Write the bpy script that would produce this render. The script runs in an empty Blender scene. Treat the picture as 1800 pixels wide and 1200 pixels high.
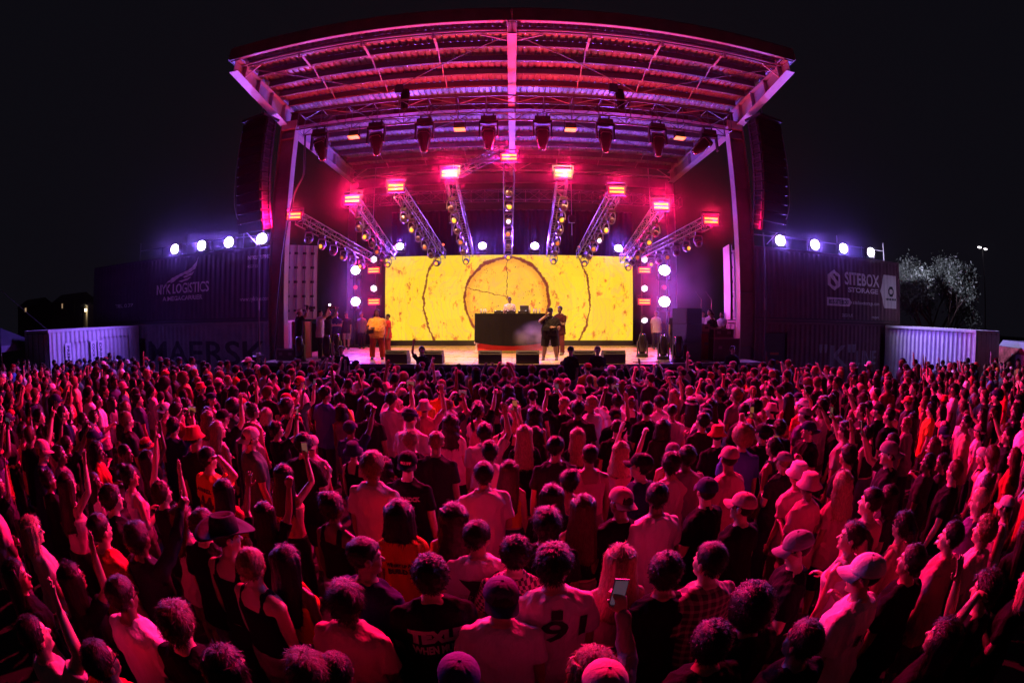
import bpy, bmesh, math, random
import numpy as np
from mathutils import Vector, Matrix, Euler, noise
from mathutils.bvhtree import BVHTree
rad = math.radians
RNG = random.Random(7)
SC = bpy.context.scene
COL = SC.collection

# ------------------------------------------------------------------ camera
CAM_H, CAM_PITCH, CAM_F = 3.0, -3.2, 840.0          # fisheye focal length in 1800-px frame units
cam = bpy.data.cameras.new("camera")
cam.type = 'PANO'
cam.panorama_type = 'FISHEYE_EQUISOLID'
cam.sensor_width = 36.0
cam.sensor_fit = 'HORIZONTAL'
cam.fisheye_lens = CAM_F * 36.0 / 1800.0
cam.fisheye_fov = rad(230)
cam.clip_start = 0.02
cam.clip_end = 500
cam_ob = bpy.data.objects.new("camera", cam)
COL.objects.link(cam_ob)
cam_ob.location = (0, 0, CAM_H)
cam_ob.rotation_euler = (rad(90 + CAM_PITCH), 0, 0)
SC.camera = cam_ob

# ------------------------------------------------------------------ night sky, exposure
world = bpy.data.worlds.new("World")
SC.world = world
world.use_nodes = True
bg = world.node_tree.nodes["Background"]
bg.inputs[0].default_value = (0.0034, 0.0032, 0.0052, 1)
bg.inputs[1].default_value = 1.0
vs = SC.view_settings
vs.view_transform = 'Standard'
vs.look = 'None'
vs.exposure = 0.0
vs.gamma = 1.0
vs.use_curve_mapping = False
SC.cycles.use_denoising = True
SC.cycles.use_light_tree = True
SC.cycles.max_bounces = 4
SC.cycles.diffuse_bounces = 1
SC.cycles.glossy_bounces = 2
SC.cycles.transparent_max_bounces = 6
SC.cycles.volume_bounces = 0
SC.cycles.caustics_reflective = False
SC.cycles.caustics_refractive = False
SC.cycles.sample_clamp_indirect = 4.0
SC.cycles.adaptive_threshold = 0.02

# light levels (watts) and colours
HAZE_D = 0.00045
RED = (1.0, 0.003, 0.095)
VIO = (0.27, 0.07, 1.0)
VIOF = (0.27, 0.12, 1.0)
E_RED, E_FLOOD, E_BACK, E_SIDE, E_SIDERED, E_AMBER, E_SPILL = 9600.0, 1700.0, 1700.0, 480.0, 600.0, 3600.0, 430.0

# ------------------------------------------------------------------ helpers
def pix(X, Y, Z):
    """where a point falls in the photograph (only used to word labels)"""
    v = Vector((X, Y, Z - CAM_H)).normalized()
    P = rad(CAM_PITCH)
    z = v.y * math.cos(P) + v.z * math.sin(P); y = -v.y * math.sin(P) + v.z * math.cos(P)
    r = 2 * CAM_F * math.sin(math.acos(max(-1, min(1, z))) / 2); h = math.hypot(v.x, y) + 1e-9
    return 900 + r * v.x / h, 600 - r * y / h

def ray(px, py):
    dx, dy = px - 900.0, py - 600.0
    r = math.hypot(dx, dy) + 1e-9
    th = 2 * math.asin(min(1, r / 2 / CAM_F)); P = rad(CAM_PITCH)
    x = math.sin(th) * dx / r; y = -math.sin(th) * dy / r; z = math.cos(th)
    return Vector((x, z * math.cos(P) - y * math.sin(P), z * math.sin(P) + y * math.cos(P)))

def atY(px, py, Y):
    d = ray(px, py); return Vector((d.x * Y / d.y, Y, CAM_H + d.z * Y / d.y))

def atZ(px, py, Z):
    d = ray(px, py); k = (Z - CAM_H) / d.z; return Vector((d.x * k, d.y * k, Z))

class MB:
    def __init__(s): s.v = []; s.f = []; s.m = []
    def add(s, vs, fs, m=0):
        o = len(s.v); s.v += [tuple(p) for p in vs]
        s.f += [tuple(i + o for i in f) for f in fs]; s.m += [m] * len(fs); return s
    def box(s, c, sz, R=None, m=0):
        hx, hy, hz = sz[0] / 2, sz[1] / 2, sz[2] / 2
        ps = [Vector((x * hx, y * hy, z * hz)) for z in (-1, 1) for y in (-1, 1) for x in (-1, 1)]
        if R is not None: ps = [R @ p for p in ps]
        c = Vector(c)
        return s.add([p + c for p in ps], [(0, 2, 3, 1), (4, 5, 7, 6), (0, 1, 5, 4), (2, 6, 7, 3), (0, 4, 6, 2), (1, 3, 7, 5)], m)
    def bar(s, a, b, w, h=None, m=0, up=(0, 0, 1)):
        a, b = Vector(a), Vector(b); d = b - a; L = d.length; x = d.normalized()
        u = Vector(up)
        if abs(x.dot(u)) > .98: u = Vector((0, 1, 0))
        y = u.cross(x).normalized(); z = x.cross(y)
        R = Matrix((x, y, z)).transposed()
        return s.box((a + b) / 2, (L, w, h or w), R, m)
    def tube(s, a, b, r0, r1=None, n=8, m=0, caps=True):
        r1 = r0 if r1 is None else r1
        a, b = Vector(a), Vector(b); x = (b - a).normalized()
        u = Vector((0, 0, 1)) if abs(x.z) < .9 else Vector((1, 0, 0))
        y = x.cross(u).normalized(); z = x.cross(y)
        A = [a + (y * math.cos(t) + z * math.sin(t)) * r0 for t in [2 * math.pi * i / n for i in range(n)]]
        B = [b + (y * math.cos(t) + z * math.sin(t)) * r1 for t in [2 * math.pi * i / n for i in range(n)]]
        fs = [(i, n + i, n + (i + 1) % n, (i + 1) % n) for i in range(n)]
        if caps: fs += [tuple(range(n)), tuple(range(2 * n - 1, n - 1, -1))]
        return s.add(A + B, fs, m)
    def loft(s, rings, m=0, caps=True):
        n = len(rings[0]); vs = [p for r in rings for p in r]; fs = []
        for k in range(len(rings) - 1):
            for i in range(n):
                j = (i + 1) % n
                fs.append((k * n + i, k * n + j, (k + 1) * n + j, (k + 1) * n + i))
        if caps: fs += [tuple(range(n - 1, -1, -1)), tuple(range((len(rings) - 1) * n, len(rings) * n))]
        return s.add(vs, fs, m)
    def ell(s, c, r, R=None, nu=14, nv=9, m=0):
        c = Vector(c); rings = []
        if not hasattr(r, '__len__'): r = (r, r, r)
        for k in range(1, nv):
            t = math.pi * k / nv
            ring = []
            for i in range(nu):
                a = 2 * math.pi * i / nu
                p = Vector((r[0] * math.sin(t) * math.cos(a), r[1] * math.sin(t) * math.sin(a), -r[2] * math.cos(t)))
                ring.append(c + (R @ p if R is not None else p))
            rings.append(ring)
        return s.loft(rings, m)
    def cap(s, a, b, r0, r1=None, n=10, m=0):
        """capsule with tapered radius"""
        r1 = r0 if r1 is None else r1
        a, b = Vector(a), Vector(b); x = (b - a)
        if x.length < 1e-6: return s.ell(a, r0, m=m)
        x.normalize(); u = Vector((0, 0, 1)) if abs(x.z) < .9 else Vector((1, 0, 0))
        y = x.cross(u).normalized(); z = x.cross(y); rings = []
        for t in (-75, -40, 0):
            rr, q = r0 * math.cos(rad(t)), a + x * r0 * math.sin(rad(t))
            rings.append([q + (y * math.cos(w) + z * math.sin(w)) * -rr for w in [-2 * math.pi * i / n for i in range(n)]])
        for t in (0, 40, 75):
            rr, q = r1 * math.cos(rad(t)), b + x * r1 * math.sin(rad(t))
            rings.append([q + (y * math.cos(w) + z * math.sin(w)) * -rr for w in [-2 * math.pi * i / n for i in range(n)]])
        return s.loft(rings, m)
    def xf(s, M):
        s.v = [tuple(M @ Vector(p)) for p in s.v]; return s
    def mesh(s, name='mesh', smooth=False):
        me = bpy.data.meshes.new(name); me.from_pydata(s.v, [], s.f)
        if s.m and max(s.m): me.polygons.foreach_set('material_index', s.m)
        if smooth: me.polygons.foreach_set('use_smooth', [True] * len(me.polygons))
        me.update(); return me

def ob(name, me, mats=(), parent=None, loc=None, rot=None, smooth=None):
    if isinstance(me, MB): me = me.mesh(name, bool(smooth))
    o = bpy.data.objects.new(name, me); COL.objects.link(o)
    if me is not None and not isinstance(mats, (list, tuple)): mats = [mats]
    if me is not None and not len(me.materials):
        for m in mats: me.materials.append(m)
    if parent is not None: o.parent = parent
    if loc is not None: o.location = loc
    if rot is not None: o.rotation_euler = rot
    return o

def tag(o, label=None, cat=None, group=None, kind=None):
    if label: o['label'] = label
    if cat: o['category'] = cat
    if group: o['group'] = group
    if kind: o['kind'] = kind
    return o

def thing(name, label, cat, loc=(0, 0, 0), rz=0, group=None):
    o = bpy.data.objects.new(name, None); COL.objects.link(o)
    o.empty_display_size = .1; o.location = loc; o.rotation_euler = (0, 0, rz)
    return tag(o, label, cat, group, 'thing')

def lamp(kind, parent, loc, color, watts, aim=None, size=.2, spot=120, blend=.5, rot=None):
    L = bpy.data.lights.new("light", kind); L.color = color; L.energy = watts
    if kind == 'SPOT': L.spot_size = rad(spot); L.spot_blend = blend; L.shadow_soft_size = size
    elif kind == 'POINT': L.shadow_soft_size = size
    o = bpy.data.objects.new("light", L); COL.objects.link(o)
    if parent is not None: o.parent = parent
    o.location = loc
    if aim is not None: o.rotation_euler = (Vector(aim)).to_track_quat('-Z', 'Y').to_euler()
    return o

BAKE = bpy.data.scenes.new('bake')      # scratch scene: modifiers are evaluated here, removed at the end
def bake(o):
    BAKE.collection.objects.link(o); vl = BAKE.view_layers[0]; vl.update(); dg = vl.depsgraph
    r = bpy.data.meshes.new_from_object(o.evaluated_get(dg)); bpy.data.objects.remove(o); return r

# ------------------------------------------------------------------ materials
MATS = {}
def nt(m):
    m.use_nodes = True; return m.node_tree.nodes, m.node_tree.links

def mat(name, col=(.5, .5, .5), rough=.6, metal=0., bump=0., bs=40., var=0., vs=3., objcol=False, emis=None, es=0., stretch=None, spec=.5, sheen=0., attr=None, rvar=0.):
    if name in MATS: return MATS[name]
    m = bpy.data.materials.new(name); MATS[name] = m; N, L = nt(m)
    b = N['Principled BSDF']
    b.inputs['Roughness'].default_value = rough; b.inputs['Metallic'].default_value = metal
    b.inputs['Specular IOR Level'].default_value = spec
    if sheen: b.inputs['Sheen Weight'].default_value = sheen
    src = None
    if objcol:
        oi = N.new('ShaderNodeObjectInfo'); src = oi.outputs['Color']
    elif attr:
        at = N.new('ShaderNodeAttribute'); at.attribute_name = attr; src = at.outputs['Color']
    tc = N.new('ShaderNodeTexCoord'); mp = N.new('ShaderNodeMapping'); L.new(tc.outputs['Object'], mp.inputs[0])
    if stretch: mp.inputs['Scale'].default_value = stretch
    if var or rvar:
        nz = N.new('ShaderNodeTexNoise'); nz.inputs['Scale'].default_value = vs; nz.inputs['Detail'].default_value = 5
        nz.inputs['Roughness'].default_value = .65
        L.new(mp.outputs[0], nz.inputs['Vector'])
    if var:
        mr = N.new('ShaderNodeMapRange'); mr.inputs[1].default_value = .3; mr.inputs[2].default_value = .7
        mr.inputs[3].default_value = 1 - var; mr.inputs[4].default_value = 1 + var * .6
        L.new(nz.outputs['Fac'], mr.inputs[0])
        mx = N.new('ShaderNodeMix'); mx.data_type = 'RGBA'; mx.blend_type = 'MULTIPLY'; mx.inputs[0].default_value = 1
        if src: L.new(src, mx.inputs[6])
        else: mx.inputs[6].default_value = (*col, 1)
        L.new(mr.outputs[0], mx.inputs[7]); src = mx.outputs[2]
    if rvar:
        mq = N.new('ShaderNodeMapRange'); mq.inputs[1].default_value = .3; mq.inputs[2].default_value = .7
        mq.inputs[3].default_value = max(.05, rough - rvar); mq.inputs[4].default_value = min(1, rough + rvar)
        L.new(nz.outputs['Fac'], mq.inputs[0]); L.new(mq.outputs[0], b.inputs['Roughness'])
    if src: L.new(src, b.inputs['Base Color'])
    else: b.inputs['Base Color'].default_value = (*col, 1)
    if bump:
        n2 = N.new('ShaderNodeTexNoise'); n2.inputs['Scale'].default_value = bs; n2.inputs['Detail'].default_value = 4
        L.new(mp.outputs[0], n2.inputs['Vector'])
        bp = N.new('ShaderNodeBump'); bp.inputs['Strength'].default_value = bump; bp.inputs['Distance'].default_value = .02
        L.new(n2.outputs['Fac'], bp.inputs['Height']); L.new(bp.outputs[0], b.inputs['Normal'])
    if emis:
        b.inputs['Emission Color'].default_value = (*emis, 1); b.inputs['Emission Strength'].default_value = es
    return m

BLACK = mat('black_paint', (.018, .018, .02), .45, 0, .1, 60, .3, 4)
DARKMET = mat('dark_metal', (.035, .035, .04), .4, .3, .05, 80)
ALU = mat('truss_aluminium', (.15, .15, .16), .38, .8, .05, 60, .15, 5)
STEELW = mat('white_painted_steel', (.48, .46, .46), .5, 0, .08, 12, .14, 2.5)
STEELG = mat('grey_painted_steel', (.20, .19, .20), .5, 0, .08, 12, .2, 2.5)
ROOFM = mat('roof_sheet_metal', (.52, .51, .52), .36, .45, .06, 8, .3, 1.3, rvar=.14)
GROUNDM = mat('asphalt', (.05, .05, .052), .85, 0, .5, 35, .35, .8)
DECKM = mat('stage_deck_board', (.52, .38, .23), .32, 0, .12, 30, .25, 1.6, rvar=.14)
CLOTHB = mat('black_cloth', (.006, .006, .007), .95, 0, .3, 18, .2, 3, spec=.1)
REDCLOTH = mat('red_cloth', (.5, .02, .03), .8)
RUBBER = mat('black_rubber', (.015, .015, .015), .7)
CHAINM = mat('chain_steel', (.3, .3, .3), .4, .8)
LENS_AMB = mat('amber_lens', (.8, .3, .02), .2, emis=(1., .38, .03), es=1.6)
LENS_DIM = mat('dim_amber_lens', (.4, .15, .05), .2, emis=(1., .30, .03), es=.35)
LENS_OFF = mat('dark_glass_lens', (.05, .03, .04), .08, spec=.9)
LENS_WHT = mat('white_lens', (.8, .8, .8), .2, emis=(.85, .8, 1.), es=2.4)
RED_BAR = mat('red_lamp_bar', (1, .3, .05), .3, emis=(1., .36, .01), es=2.6)
RED_FACE = mat('red_lamp_face', (1, .05, .05), .3, emis=(1., .01, .008), es=1.6)
VIO_FACE = mat('violet_white_lamp_face', (1, 1, 1), .3, emis=(.85, .80, 1.), es=14.)
HEX_FACE = mat('white_hexagon_lamp_face', (1, 1, 1), .3, emis=(.92, .88, 1.), es=1.3)

for m_ in (LENS_AMB, LENS_DIM, LENS_WHT, RED_BAR, RED_FACE, VIO_FACE, HEX_FACE):
    try: m_.cycles.emission_sampling = 'NONE'
    except Exception: pass
# ================================================================== ground
g = MB(); g.add([(-160, -60, 0), (160, -60, 0), (160, 200, 0), (-160, 200, 0)], [(0, 1, 2, 3)])
tag(ob('ground', g, GROUNDM), kind='structure')

SZ, LIPY, BACKY = 1.48, 14.5, 24.4        # stage floor height, front edge, rear edge
SCRY = 23.6

# ================================================================== stage platform
st = thing('stage_platform', 'low stage with pale deck boards and black front under the big roof', 'stage', (0, LIPY, 0))
bw = 1.22; pm = MB().box((0, 0, 0), (bw - .012, 2.43, .05)).mesh('deck_board')
nx, ny = 14, 4
x0 = -nx * bw / 2
for j in range(ny):
    for i in range(nx):
        ob('deck_board', pm, DECKM, st, (x0 + (i + .5) * bw, .06 + 2.45 * (j + .5), SZ - .025 - (0.0015 if (i + j) % 2 else 0)))
ob('subfloor', MB().box((0, 4.95, SZ - .1), (17.1, 9.8, .09)), DARKMET, st)
ob('front_edge', MB().box((0, .02, SZ - .045), (17.1, .06, .09)), mat('edge_trim', (.12, .11, .12), .4, .4), st)
nsk = 9
skm = MB()
for i in range(13):
    a, b2 = i / 12, (i + 1) / 12
    if i < 12:
        ya, yb = .012 * math.sin(i * 2.1), .012 * math.sin((i + 1) * 2.1)
        skm.add([(a * 1.9 - .95, ya, 0), (b2 * 1.9 - .95, yb, 0), (b2 * 1.9 - .95, yb, SZ - .1), (a * 1.9 - .95, ya, SZ - .1)], [(0, 1, 2, 3)])
skm = skm.mesh('skirt', True)
for i in range(nsk): ob('skirt', skm, CLOTHB, st, (-7.6 + 1.9 * i, .10, 0))

# crowd barrier in the pit
BARW = ['second', 'third', 'fourth', 'fifth', 'sixth', 'seventh', 'eighth', 'ninth', 'tenth', 'eleventh', 'twelfth', 'thirteenth']
for i in range(14):
    t = thing('crowd_barrier', 'steel crowd barrier panel in front of the stage, %s' % ('leftmost of the row' if i == 0 else 'rightmost of the row' if i == 13 else '%s from the left' % BARW[i - 1]), 'barrier', (-8.45 + 1.3 * i, 13.15, 0), 0, 'barrier panels before the stage')
    if i == 0:
        pan = MB().box((0, 0, .62), (1.26, .02, 1.0)).mesh('panel'); rail = MB().tube((-.63, 0, 1.15), (.63, 0, 1.15), .03).mesh('top_rail', True)
        foot = MB().box((0, .3, .03), (1.26, .9, .02)).bar((-.5, 0, .95), (-.5, .7, .04), .04).bar((.5, 0, .95), (.5, .7, .04), .04).mesh('foot_plate')
    ob('panel', pan, STEELG, t); ob('top_rail', rail, ALU, t); ob('foot_plate', foot, STEELG, t)

# ================================================================== roof structure
RW, RF, RB = 8.85, 11.6, 24.8
def roofz(y): return 11.36 - (y - 11.5) * 0.026
rf = thing('stage_canopy', 'large steel stage roof with corrugated sheet and exposed purlins over the stage', 'roof', (0, 16, 0))
def rl(x, y, z): return (x, y - 16, z)
# corrugated sheets
npan = 20; pw = 2 * (RW + .15) / npan
prof = []
for k in range(4):
    u = -pw / 2 + pw * k / 4
    q = pw / 4
    prof += [(u, 0), (u + q * .22, 0), (u + q * .34, .045), (u + q * .52, .045), (u + q * .64, 0)]
prof.append((pw / 2 - .004, 0))
pnl = MB(); rows = [RF - .15 + (RB - RF + .4) * t / 3 for t in range(4)]
for y in rows:
    pnl.v += [rl(u, y, roofz(y) + .30 + h) for u, h in prof]
n = len(prof)
for r in range(3):
    for i in range(n - 1): pnl.f.append((r * n + i, (r + 1) * n + i, (r + 1) * n + i + 1, r * n + i + 1)); pnl.m.append(0)
pnl = pnl.mesh('roof_sheet')
for i in range(npan): ob('roof_sheet', pnl, ROOFM, rf, (-(RW + .15) + (i + .5) * pw, 0, 0))
# bolts under the purlins and purlins
def zbeam(x0, x1, y, z, d, w=.09):
    m = MB(); m.box(((x0 + x1) / 2, y, z + d / 2), (x1 - x0, .018, d)); m.box(((x0 + x1) / 2, y + w / 2 + .009, z + d - .008), (x1 - x0, w, .016))
    m.box(((x0 + x1) / 2, y - w / 2 - .009, z + .008), (x1 - x0, w, .016)); return m
PURL = [12.25, 13.05, 13.95, 14.85, 15.75, 17.1, 18.3, 19.5, 20.7, 21.9, 23.1, 24.3]
clipm = MB().box((0, 0, 0), (.05, .035, .05)).mesh('roof_bolt')
for y in PURL:
    for sx in (-1, 1):
        a, b = (.14, RW - .12) if sx > 0 else (-RW + .12, -.14)
        ob('purlin', zbeam(a, b, y - 16, roofz(y) + .02, .275), STEELG, rf)
        if y < 16 or y in PURL[6:10]:
            m = MB()
            for k in range(int((b - a) / .457)): m.box((a + .25 + k * .457, y - 16 - .05, roofz(y) + .012), (.035, .035, .02))
            tag(ob('bolt_row', m, mat('bolt_zinc', (.8, .8, .8), .3, .5), rf), kind='stuff')
# rafters: tapered I beams, front cantilever
for x in (-RW, 0, RW):
    m = MB()
    for (ya, yb, da, db) in ((RF, 16.0, .42, .75), (16.0, RB, .75, .55)):
        za, zb = roofz(ya) + .02, roofz(yb) + .02
        w = .17 if x else .13
        def q(xa, xb, y, z0, z1): return [rl(xa, y, z0), rl(xb, y, z0), rl(xb, y, z1), rl(xa, y, z1)]
        for (xa, xb, l0, l1) in ((x - .012, x + .012, 0, 1), ):
            m.add(q(xa, xb, ya, za - da, za) + q(xa, xb, yb, zb - db, zb), [(0, 1, 2, 3), (7, 6, 5, 4), (0, 4, 5, 1), (1, 5, 6, 2), (2, 6, 7, 3), (3, 7, 4, 0)])
        m.add(q(x - w, x + w, ya, za - da - .025, za - da) + q(x - w, x + w, yb, zb - db - .025, zb - db), [(0, 1, 2, 3), (7, 6, 5, 4), (0, 4, 5, 1), (1, 5, 6, 2), (2, 6, 7, 3), (3, 7, 4, 0)])
        m.add(q(x - w, x + w, ya, za - .02, za) + q(x - w, x + w, yb, zb - .02, zb), [(0, 1, 2, 3), (7, 6, 5, 4), (0, 4, 5, 1), (1, 5, 6, 2), (2, 6, 7, 3), (3, 7, 4, 0)])
        for k in range(4):
            yy = ya + (yb - ya) * (k + .5) / 4; dd = da + (db - da) * (k + .5) / 4
            m.box(rl(x, yy, roofz(yy) + .02 - dd / 2), (w * 1.9, .012, dd - .03))
    ob('rafter', m, STEELW, rf)
# fascia and gutter along the front edge, gable trims
for sx in (-1, 1):
    a, b = (.0, RW + .16) if sx > 0 else (-RW - .16, -.0)
    ob('fascia', MB().box(((a + b) / 2, RF - .2 - 16, roofz(RF) + .18), (b - a - .01, .03, .5)), STEELG, rf)
    ob('eave_strut', MB().box(((a + b) / 2, RF - .02 - 16, roofz(RF) + .06), (b - a - .5, .20, .02)).box(((a + b) / 2, RF + .07 - 16, roofz(RF) + .17), (b - a - .5, .02, .2)), STEELW, rf)
    ob('eave_pipe', MB().tube((a if sx < 0 else .15, RF + .38 - 16, roofz(RF) - .02), (b if sx > 0 else -.15, RF + .38 - 16, roofz(RF) - .02), .03, n=6), STEELW, rf)
    ob('gable_trim', MB().bar(rl(sx * (RW + .19), RF - .2, roofz(RF) + .2), rl(sx * (RW + .19), RB + .2, roofz(RB) + .2), .03, .42), STEELG, rf)
    # drain downpipe elbow straps hanging under the purlins
    for xs in (2.3, 4.5, 6.6):
        x = sx * xs; m = MB(); pts = [(RF + .38, -.04), (RF + .42, -.2), (12.05, -.18), (12.25, -.03), (13.05, -.02)]
        for (p, q2) in zip(pts, pts[1:]): m.bar(rl(x, p[0], roofz(p[0]) + p[1]), rl(x, q2[0], roofz(q2[0]) + q2[1]), .075, .022)
        ob('sag_strap', m, STEELW, rf)
        for (ya, yb) in ((13.05, 13.95), (13.95, 14.85), (14.85, 15.75), (21.9, 23.1), (23.1, 24.3)):
            ob('sag_rod', MB().bar(rl(x, ya, roofz(ya) + .1), rl(x + sx * .05, yb, roofz(yb) + .01), .03), STEELW, rf)
    for (p, q2) in (((sx * .15, 12.3), (sx * 4.6, 15.7)), ((sx * 8.7, 12.3), (sx * 4.6, 15.7)), ((sx * .15, 17.2), (sx * 8.7, 23)), ):
        ob('cross_brace', MB().bar(rl(p[0], p[1], roofz(p[1]) - .02), rl(q2[0], q2[1], roofz(q2[1]) - .02), .025), STEELG, rf)
    for (p, q2) in (((sx * .15, 12.0, -.4), (sx * .9, 12.25, .0)), ((sx * 8.75, 12.2, -.4), (sx * 8.2, 12.25, 0)), ((sx * .15, 24.2, -.5), (sx * 1.0, 24.3, 0)), ((sx * 8.75, 24.2, -.6), (sx * 7.9, 24.3, 0))):
        ob('knee_brace', MB().bar(rl(p[0], p[1], roofz(p[1]) + p[2]), rl(q2[0], q2[1], roofz(q2[1]) + q2[2]), .05, .03), STEELW, rf)
# front girder between the columns
ob('girder', MB().box((0, 0, 10.72), (2 * RW - .4, .03, .62)).box((0, 0, 10.40), (2 * RW - .4, .26, .03)).box((0, 0, 11.04), (2 * RW - .4, .26, .03)), mat('maroon_steel', (.10, .03, .045), .5, 0, .08, 10, .2, 2), rf)
for i in range(7):
    ob('girder_plate', MB().box((-6.9 + 2.3 * i, -.03, 10.72), (.5, .03, .5)), STEELG, rf)
for z in (10.62, 10.93):
    for sx in (-1, 1): ob('girder_pipe', MB().tube((sx * .3, -.3, z), (sx * 7.9, -.3, z), .028, n=6), ALU, rf)
# rear girder
ob('girder', MB().box((0, RB - 16.0, 10.35), (2 * RW - .3, .03, .5)).box((0, RB - 16, 10.09), (2 * RW - .3, .22, .03)), STEELG, rf)
for z, y in ((10.62, RB - .5),): ob('girder_pipe', MB().tube((-8.7, y - 16, z), (8.7, y - 16, z), .035, n=6), STEELW, rf)
# columns
for sx in (-1, 1):
    c = thing('roof_column', 'tall %s steel column carrying the front of the stage roof' % ('left' if sx < 0 else 'right'), 'column', (sx * 8.62, 16, 0), 0, 'front roof columns')
    h = 10.65
    ob('inner_flange', MB().box((-sx * .33, 0, h / 2), (.03, .36, h)), STEELW, c)
    ob('web', MB().box((0, 0, h / 2), (.63, .02, h)), STEELG, c)
    ob('outer_flange', MB().box((sx * .33, 0, h / 2), (.03, .36, h)), STEELG, c)
    ob('base_plate', MB().box((0, 0, .02), (.95, .6, .04)), STEELG, c)
    ob('haunch', MB().box((0, -.0, h - .18), (.60, .34, .36)), STEELW, c)
    for k in range(5): ob('stiffener', MB().box((0, 0, 1.9 + 2 * k), (.61, .3, .02)), STEELG, c)
    c = thing('roof_column', 'slimmer %s rear column at the back of the stage roof' % ('left' if sx < 0 else 'right'), 'column', (sx * 8.72, RB, 0), 0, 'rear roof columns')
    ob('web', MB().box((0, 0, 5.2), (.4, .02, 10.4)), STEELG, c)
    for e in (-1, 1): ob('flange', MB().box((e * .21, 0, 5.2), (.02, .26, 10.4)), STEELG, c)

# ================================================================== trusses
def truss(name, label, a, b, s=.4, cr=.025, group=None, pitch=None, h=None, mt=None):
    a, b = Vector(a), Vector(b); d = b - a; L = d.length
    t = thing(name, label, 'truss', a, 0, group); h = h or s
    x = d.normalized(); y = Vector((0, 0, 1)).cross(x).normalized(); z = x.cross(y)
    t.rotation_euler = Matrix((x, y, z)).transposed().to_euler()
    mt = mt or ALU
    for sy in (-1, 1):
        for sz in (-1, 1): ob('chord', MB().tube((0, sy * s / 2, sz * h / 2), (L, sy * s / 2, sz * h / 2), cr, n=6), mt, t)
    m = MB(); n = max(2, int(round(L / (pitch or s * 1.3)))); st_ = L / n
    for k in range(n + 1):
        xx = min(L - .02, max(.02, k * st_))
        for sz in (-1, 1): m.tube((xx, -s / 2, sz * h / 2), (xx, s / 2, sz * h / 2), cr * .55, n=4, caps=False)
        for sy in (-1, 1): m.tube((xx, sy * s / 2, -h / 2), (xx, sy * s / 2, h / 2), cr * .55, n=4, caps=False)
    for k in range(n):
        u, v = k * st_, (k + 1) * st_
        for sy in (-1, 1):
            e = 1 if (k + (sy > 0)) % 2 else -1
            m.tube((u, sy * s / 2, -e * h / 2), (v, sy * s / 2, e * h / 2), cr * .55, n=4, caps=False)
        e = 1 if k % 2 else -1
        m.tube((u, -e * s / 2, h / 2), (v, e * s / 2, h / 2), cr * .55, n=4, caps=False)
    tag(ob('lacing', m, mt, t), kind='stuff')
    return t
truss('lighting_truss', 'long box truss across the stage front carrying eight big hanging lights', (-7.55, 14.8, 9.93), (7.75, 14.8, 9.93), .62, .028, h=.66, pitch=.95)
truss('lighting_truss', 'long rear cross truss high behind the red lamps', (-8.5, 22.5, 8.75), (8.5, 22.5, 8.75), .5, .024, h=.5, mt=DARKMET)
truss('lighting_truss', 'short slanted truss left of the topmost red lamp', (-1.95, 16.6, 8.12), (-.35, 16.2, 8.85), .3, .02)
# chain hoists
def hoist(x, y, z0, z1, label, bag=True):
    t = thing('chain_hoist', label, 'hoist', (x, y, z1), 0, 'chain hoists over the trusses')
    ob('motor', MB().box((0, 0, .18), (.26, .2, .34)).tube((-.16, 0, .2), (.16, 0, .2), .1, n=10), BLACK, t)
    ob('chain', MB().tube((0, 0, .3), (0, 0, z0 - z1), .012, n=5), CHAINM, t); ob('chain', MB().tube((0, 0, -.55), (0, 0, 0), .012, n=5), CHAINM, t)
    if bag:
        m = MB(); ring = lambda z, r: [Vector((.22 + r * math.cos(a), r * .8 * math.sin(a), z)) for a in [2 * math.pi * i / 10 for i in range(10)]]
        m.loft([ring(.15, .13), ring(0, .17), ring(-.3, .15), ring(-.62, .12), ring(-.68, .05)])
        ob('chain_bag', m, CLOTHB, t, smooth=True)
hoist(-3.85, 14.7, 11.3, 10.62, 'left chain hoist with black bag above the front lighting truss')
hoist(3.45, 14.7, 11.3, 10.62, 'right chain hoist with black bag above the front lighting truss')
for i, x in enumerate((-6.2, -2.6, 2.6, 6.2)):
    hoist(x, 20.4, 10.9, 7.0 if abs(x) < 4 else 6.6, 'chain motor hanging behind the finger trusses, %s from the left' % ('first', 'second', 'third', 'fourth')[i], False)

# big moving heads on the front truss
def head_proto():
    body = [(-.02, .20, .17), (-.10, .23, .20), (-.34, .22, .19), (-.5, .19, .17), (-.78, .12, .11), (-.84, .09, .08)]
    m = MB(); rings = []
    for z, rx, ry in body:
        rings.append([Vector((rx * (abs(math.cos(a)) ** .6) * (1 if math.cos(a) > 0 else -1), ry * (abs(math.sin(a)) ** .6) * (1 if math.sin(a) > 0 else -1), z)) for a in [2 * math.pi * i / 16 for i in range(16)]])
    m.loft(rings); return m.mesh('housing', True)
BIGH = head_proto()
BIGY = MB().box((0, 0, .12), (.62, .22, .1)).box((-.29, 0, -.16), (.05, .16, .5)).box((.29, 0, -.16), (.05, .16, .5)).mesh('yoke')
BIGB = MB().box((0, 0, .24), (.5, .34, .16)).tube((-.15, 0, .3), (-.15, 0, .46), .03).tube((.15, 0, .3), (.15, 0, .46), .03).mesh('base')
TRIM = MB().box((0, -.2, -.16), (.26, .02, .02)).bar((-.13, -.2, -.16), (-.19, -.195, -.24), .02).bar((.13, -.2, -.16), (.19, -.195, -.24), .02).mesh('trim')
ORD9 = ['first', 'second', 'third', 'fourth', 'fifth', 'sixth', 'seventh', 'eighth', 'ninth']
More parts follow.
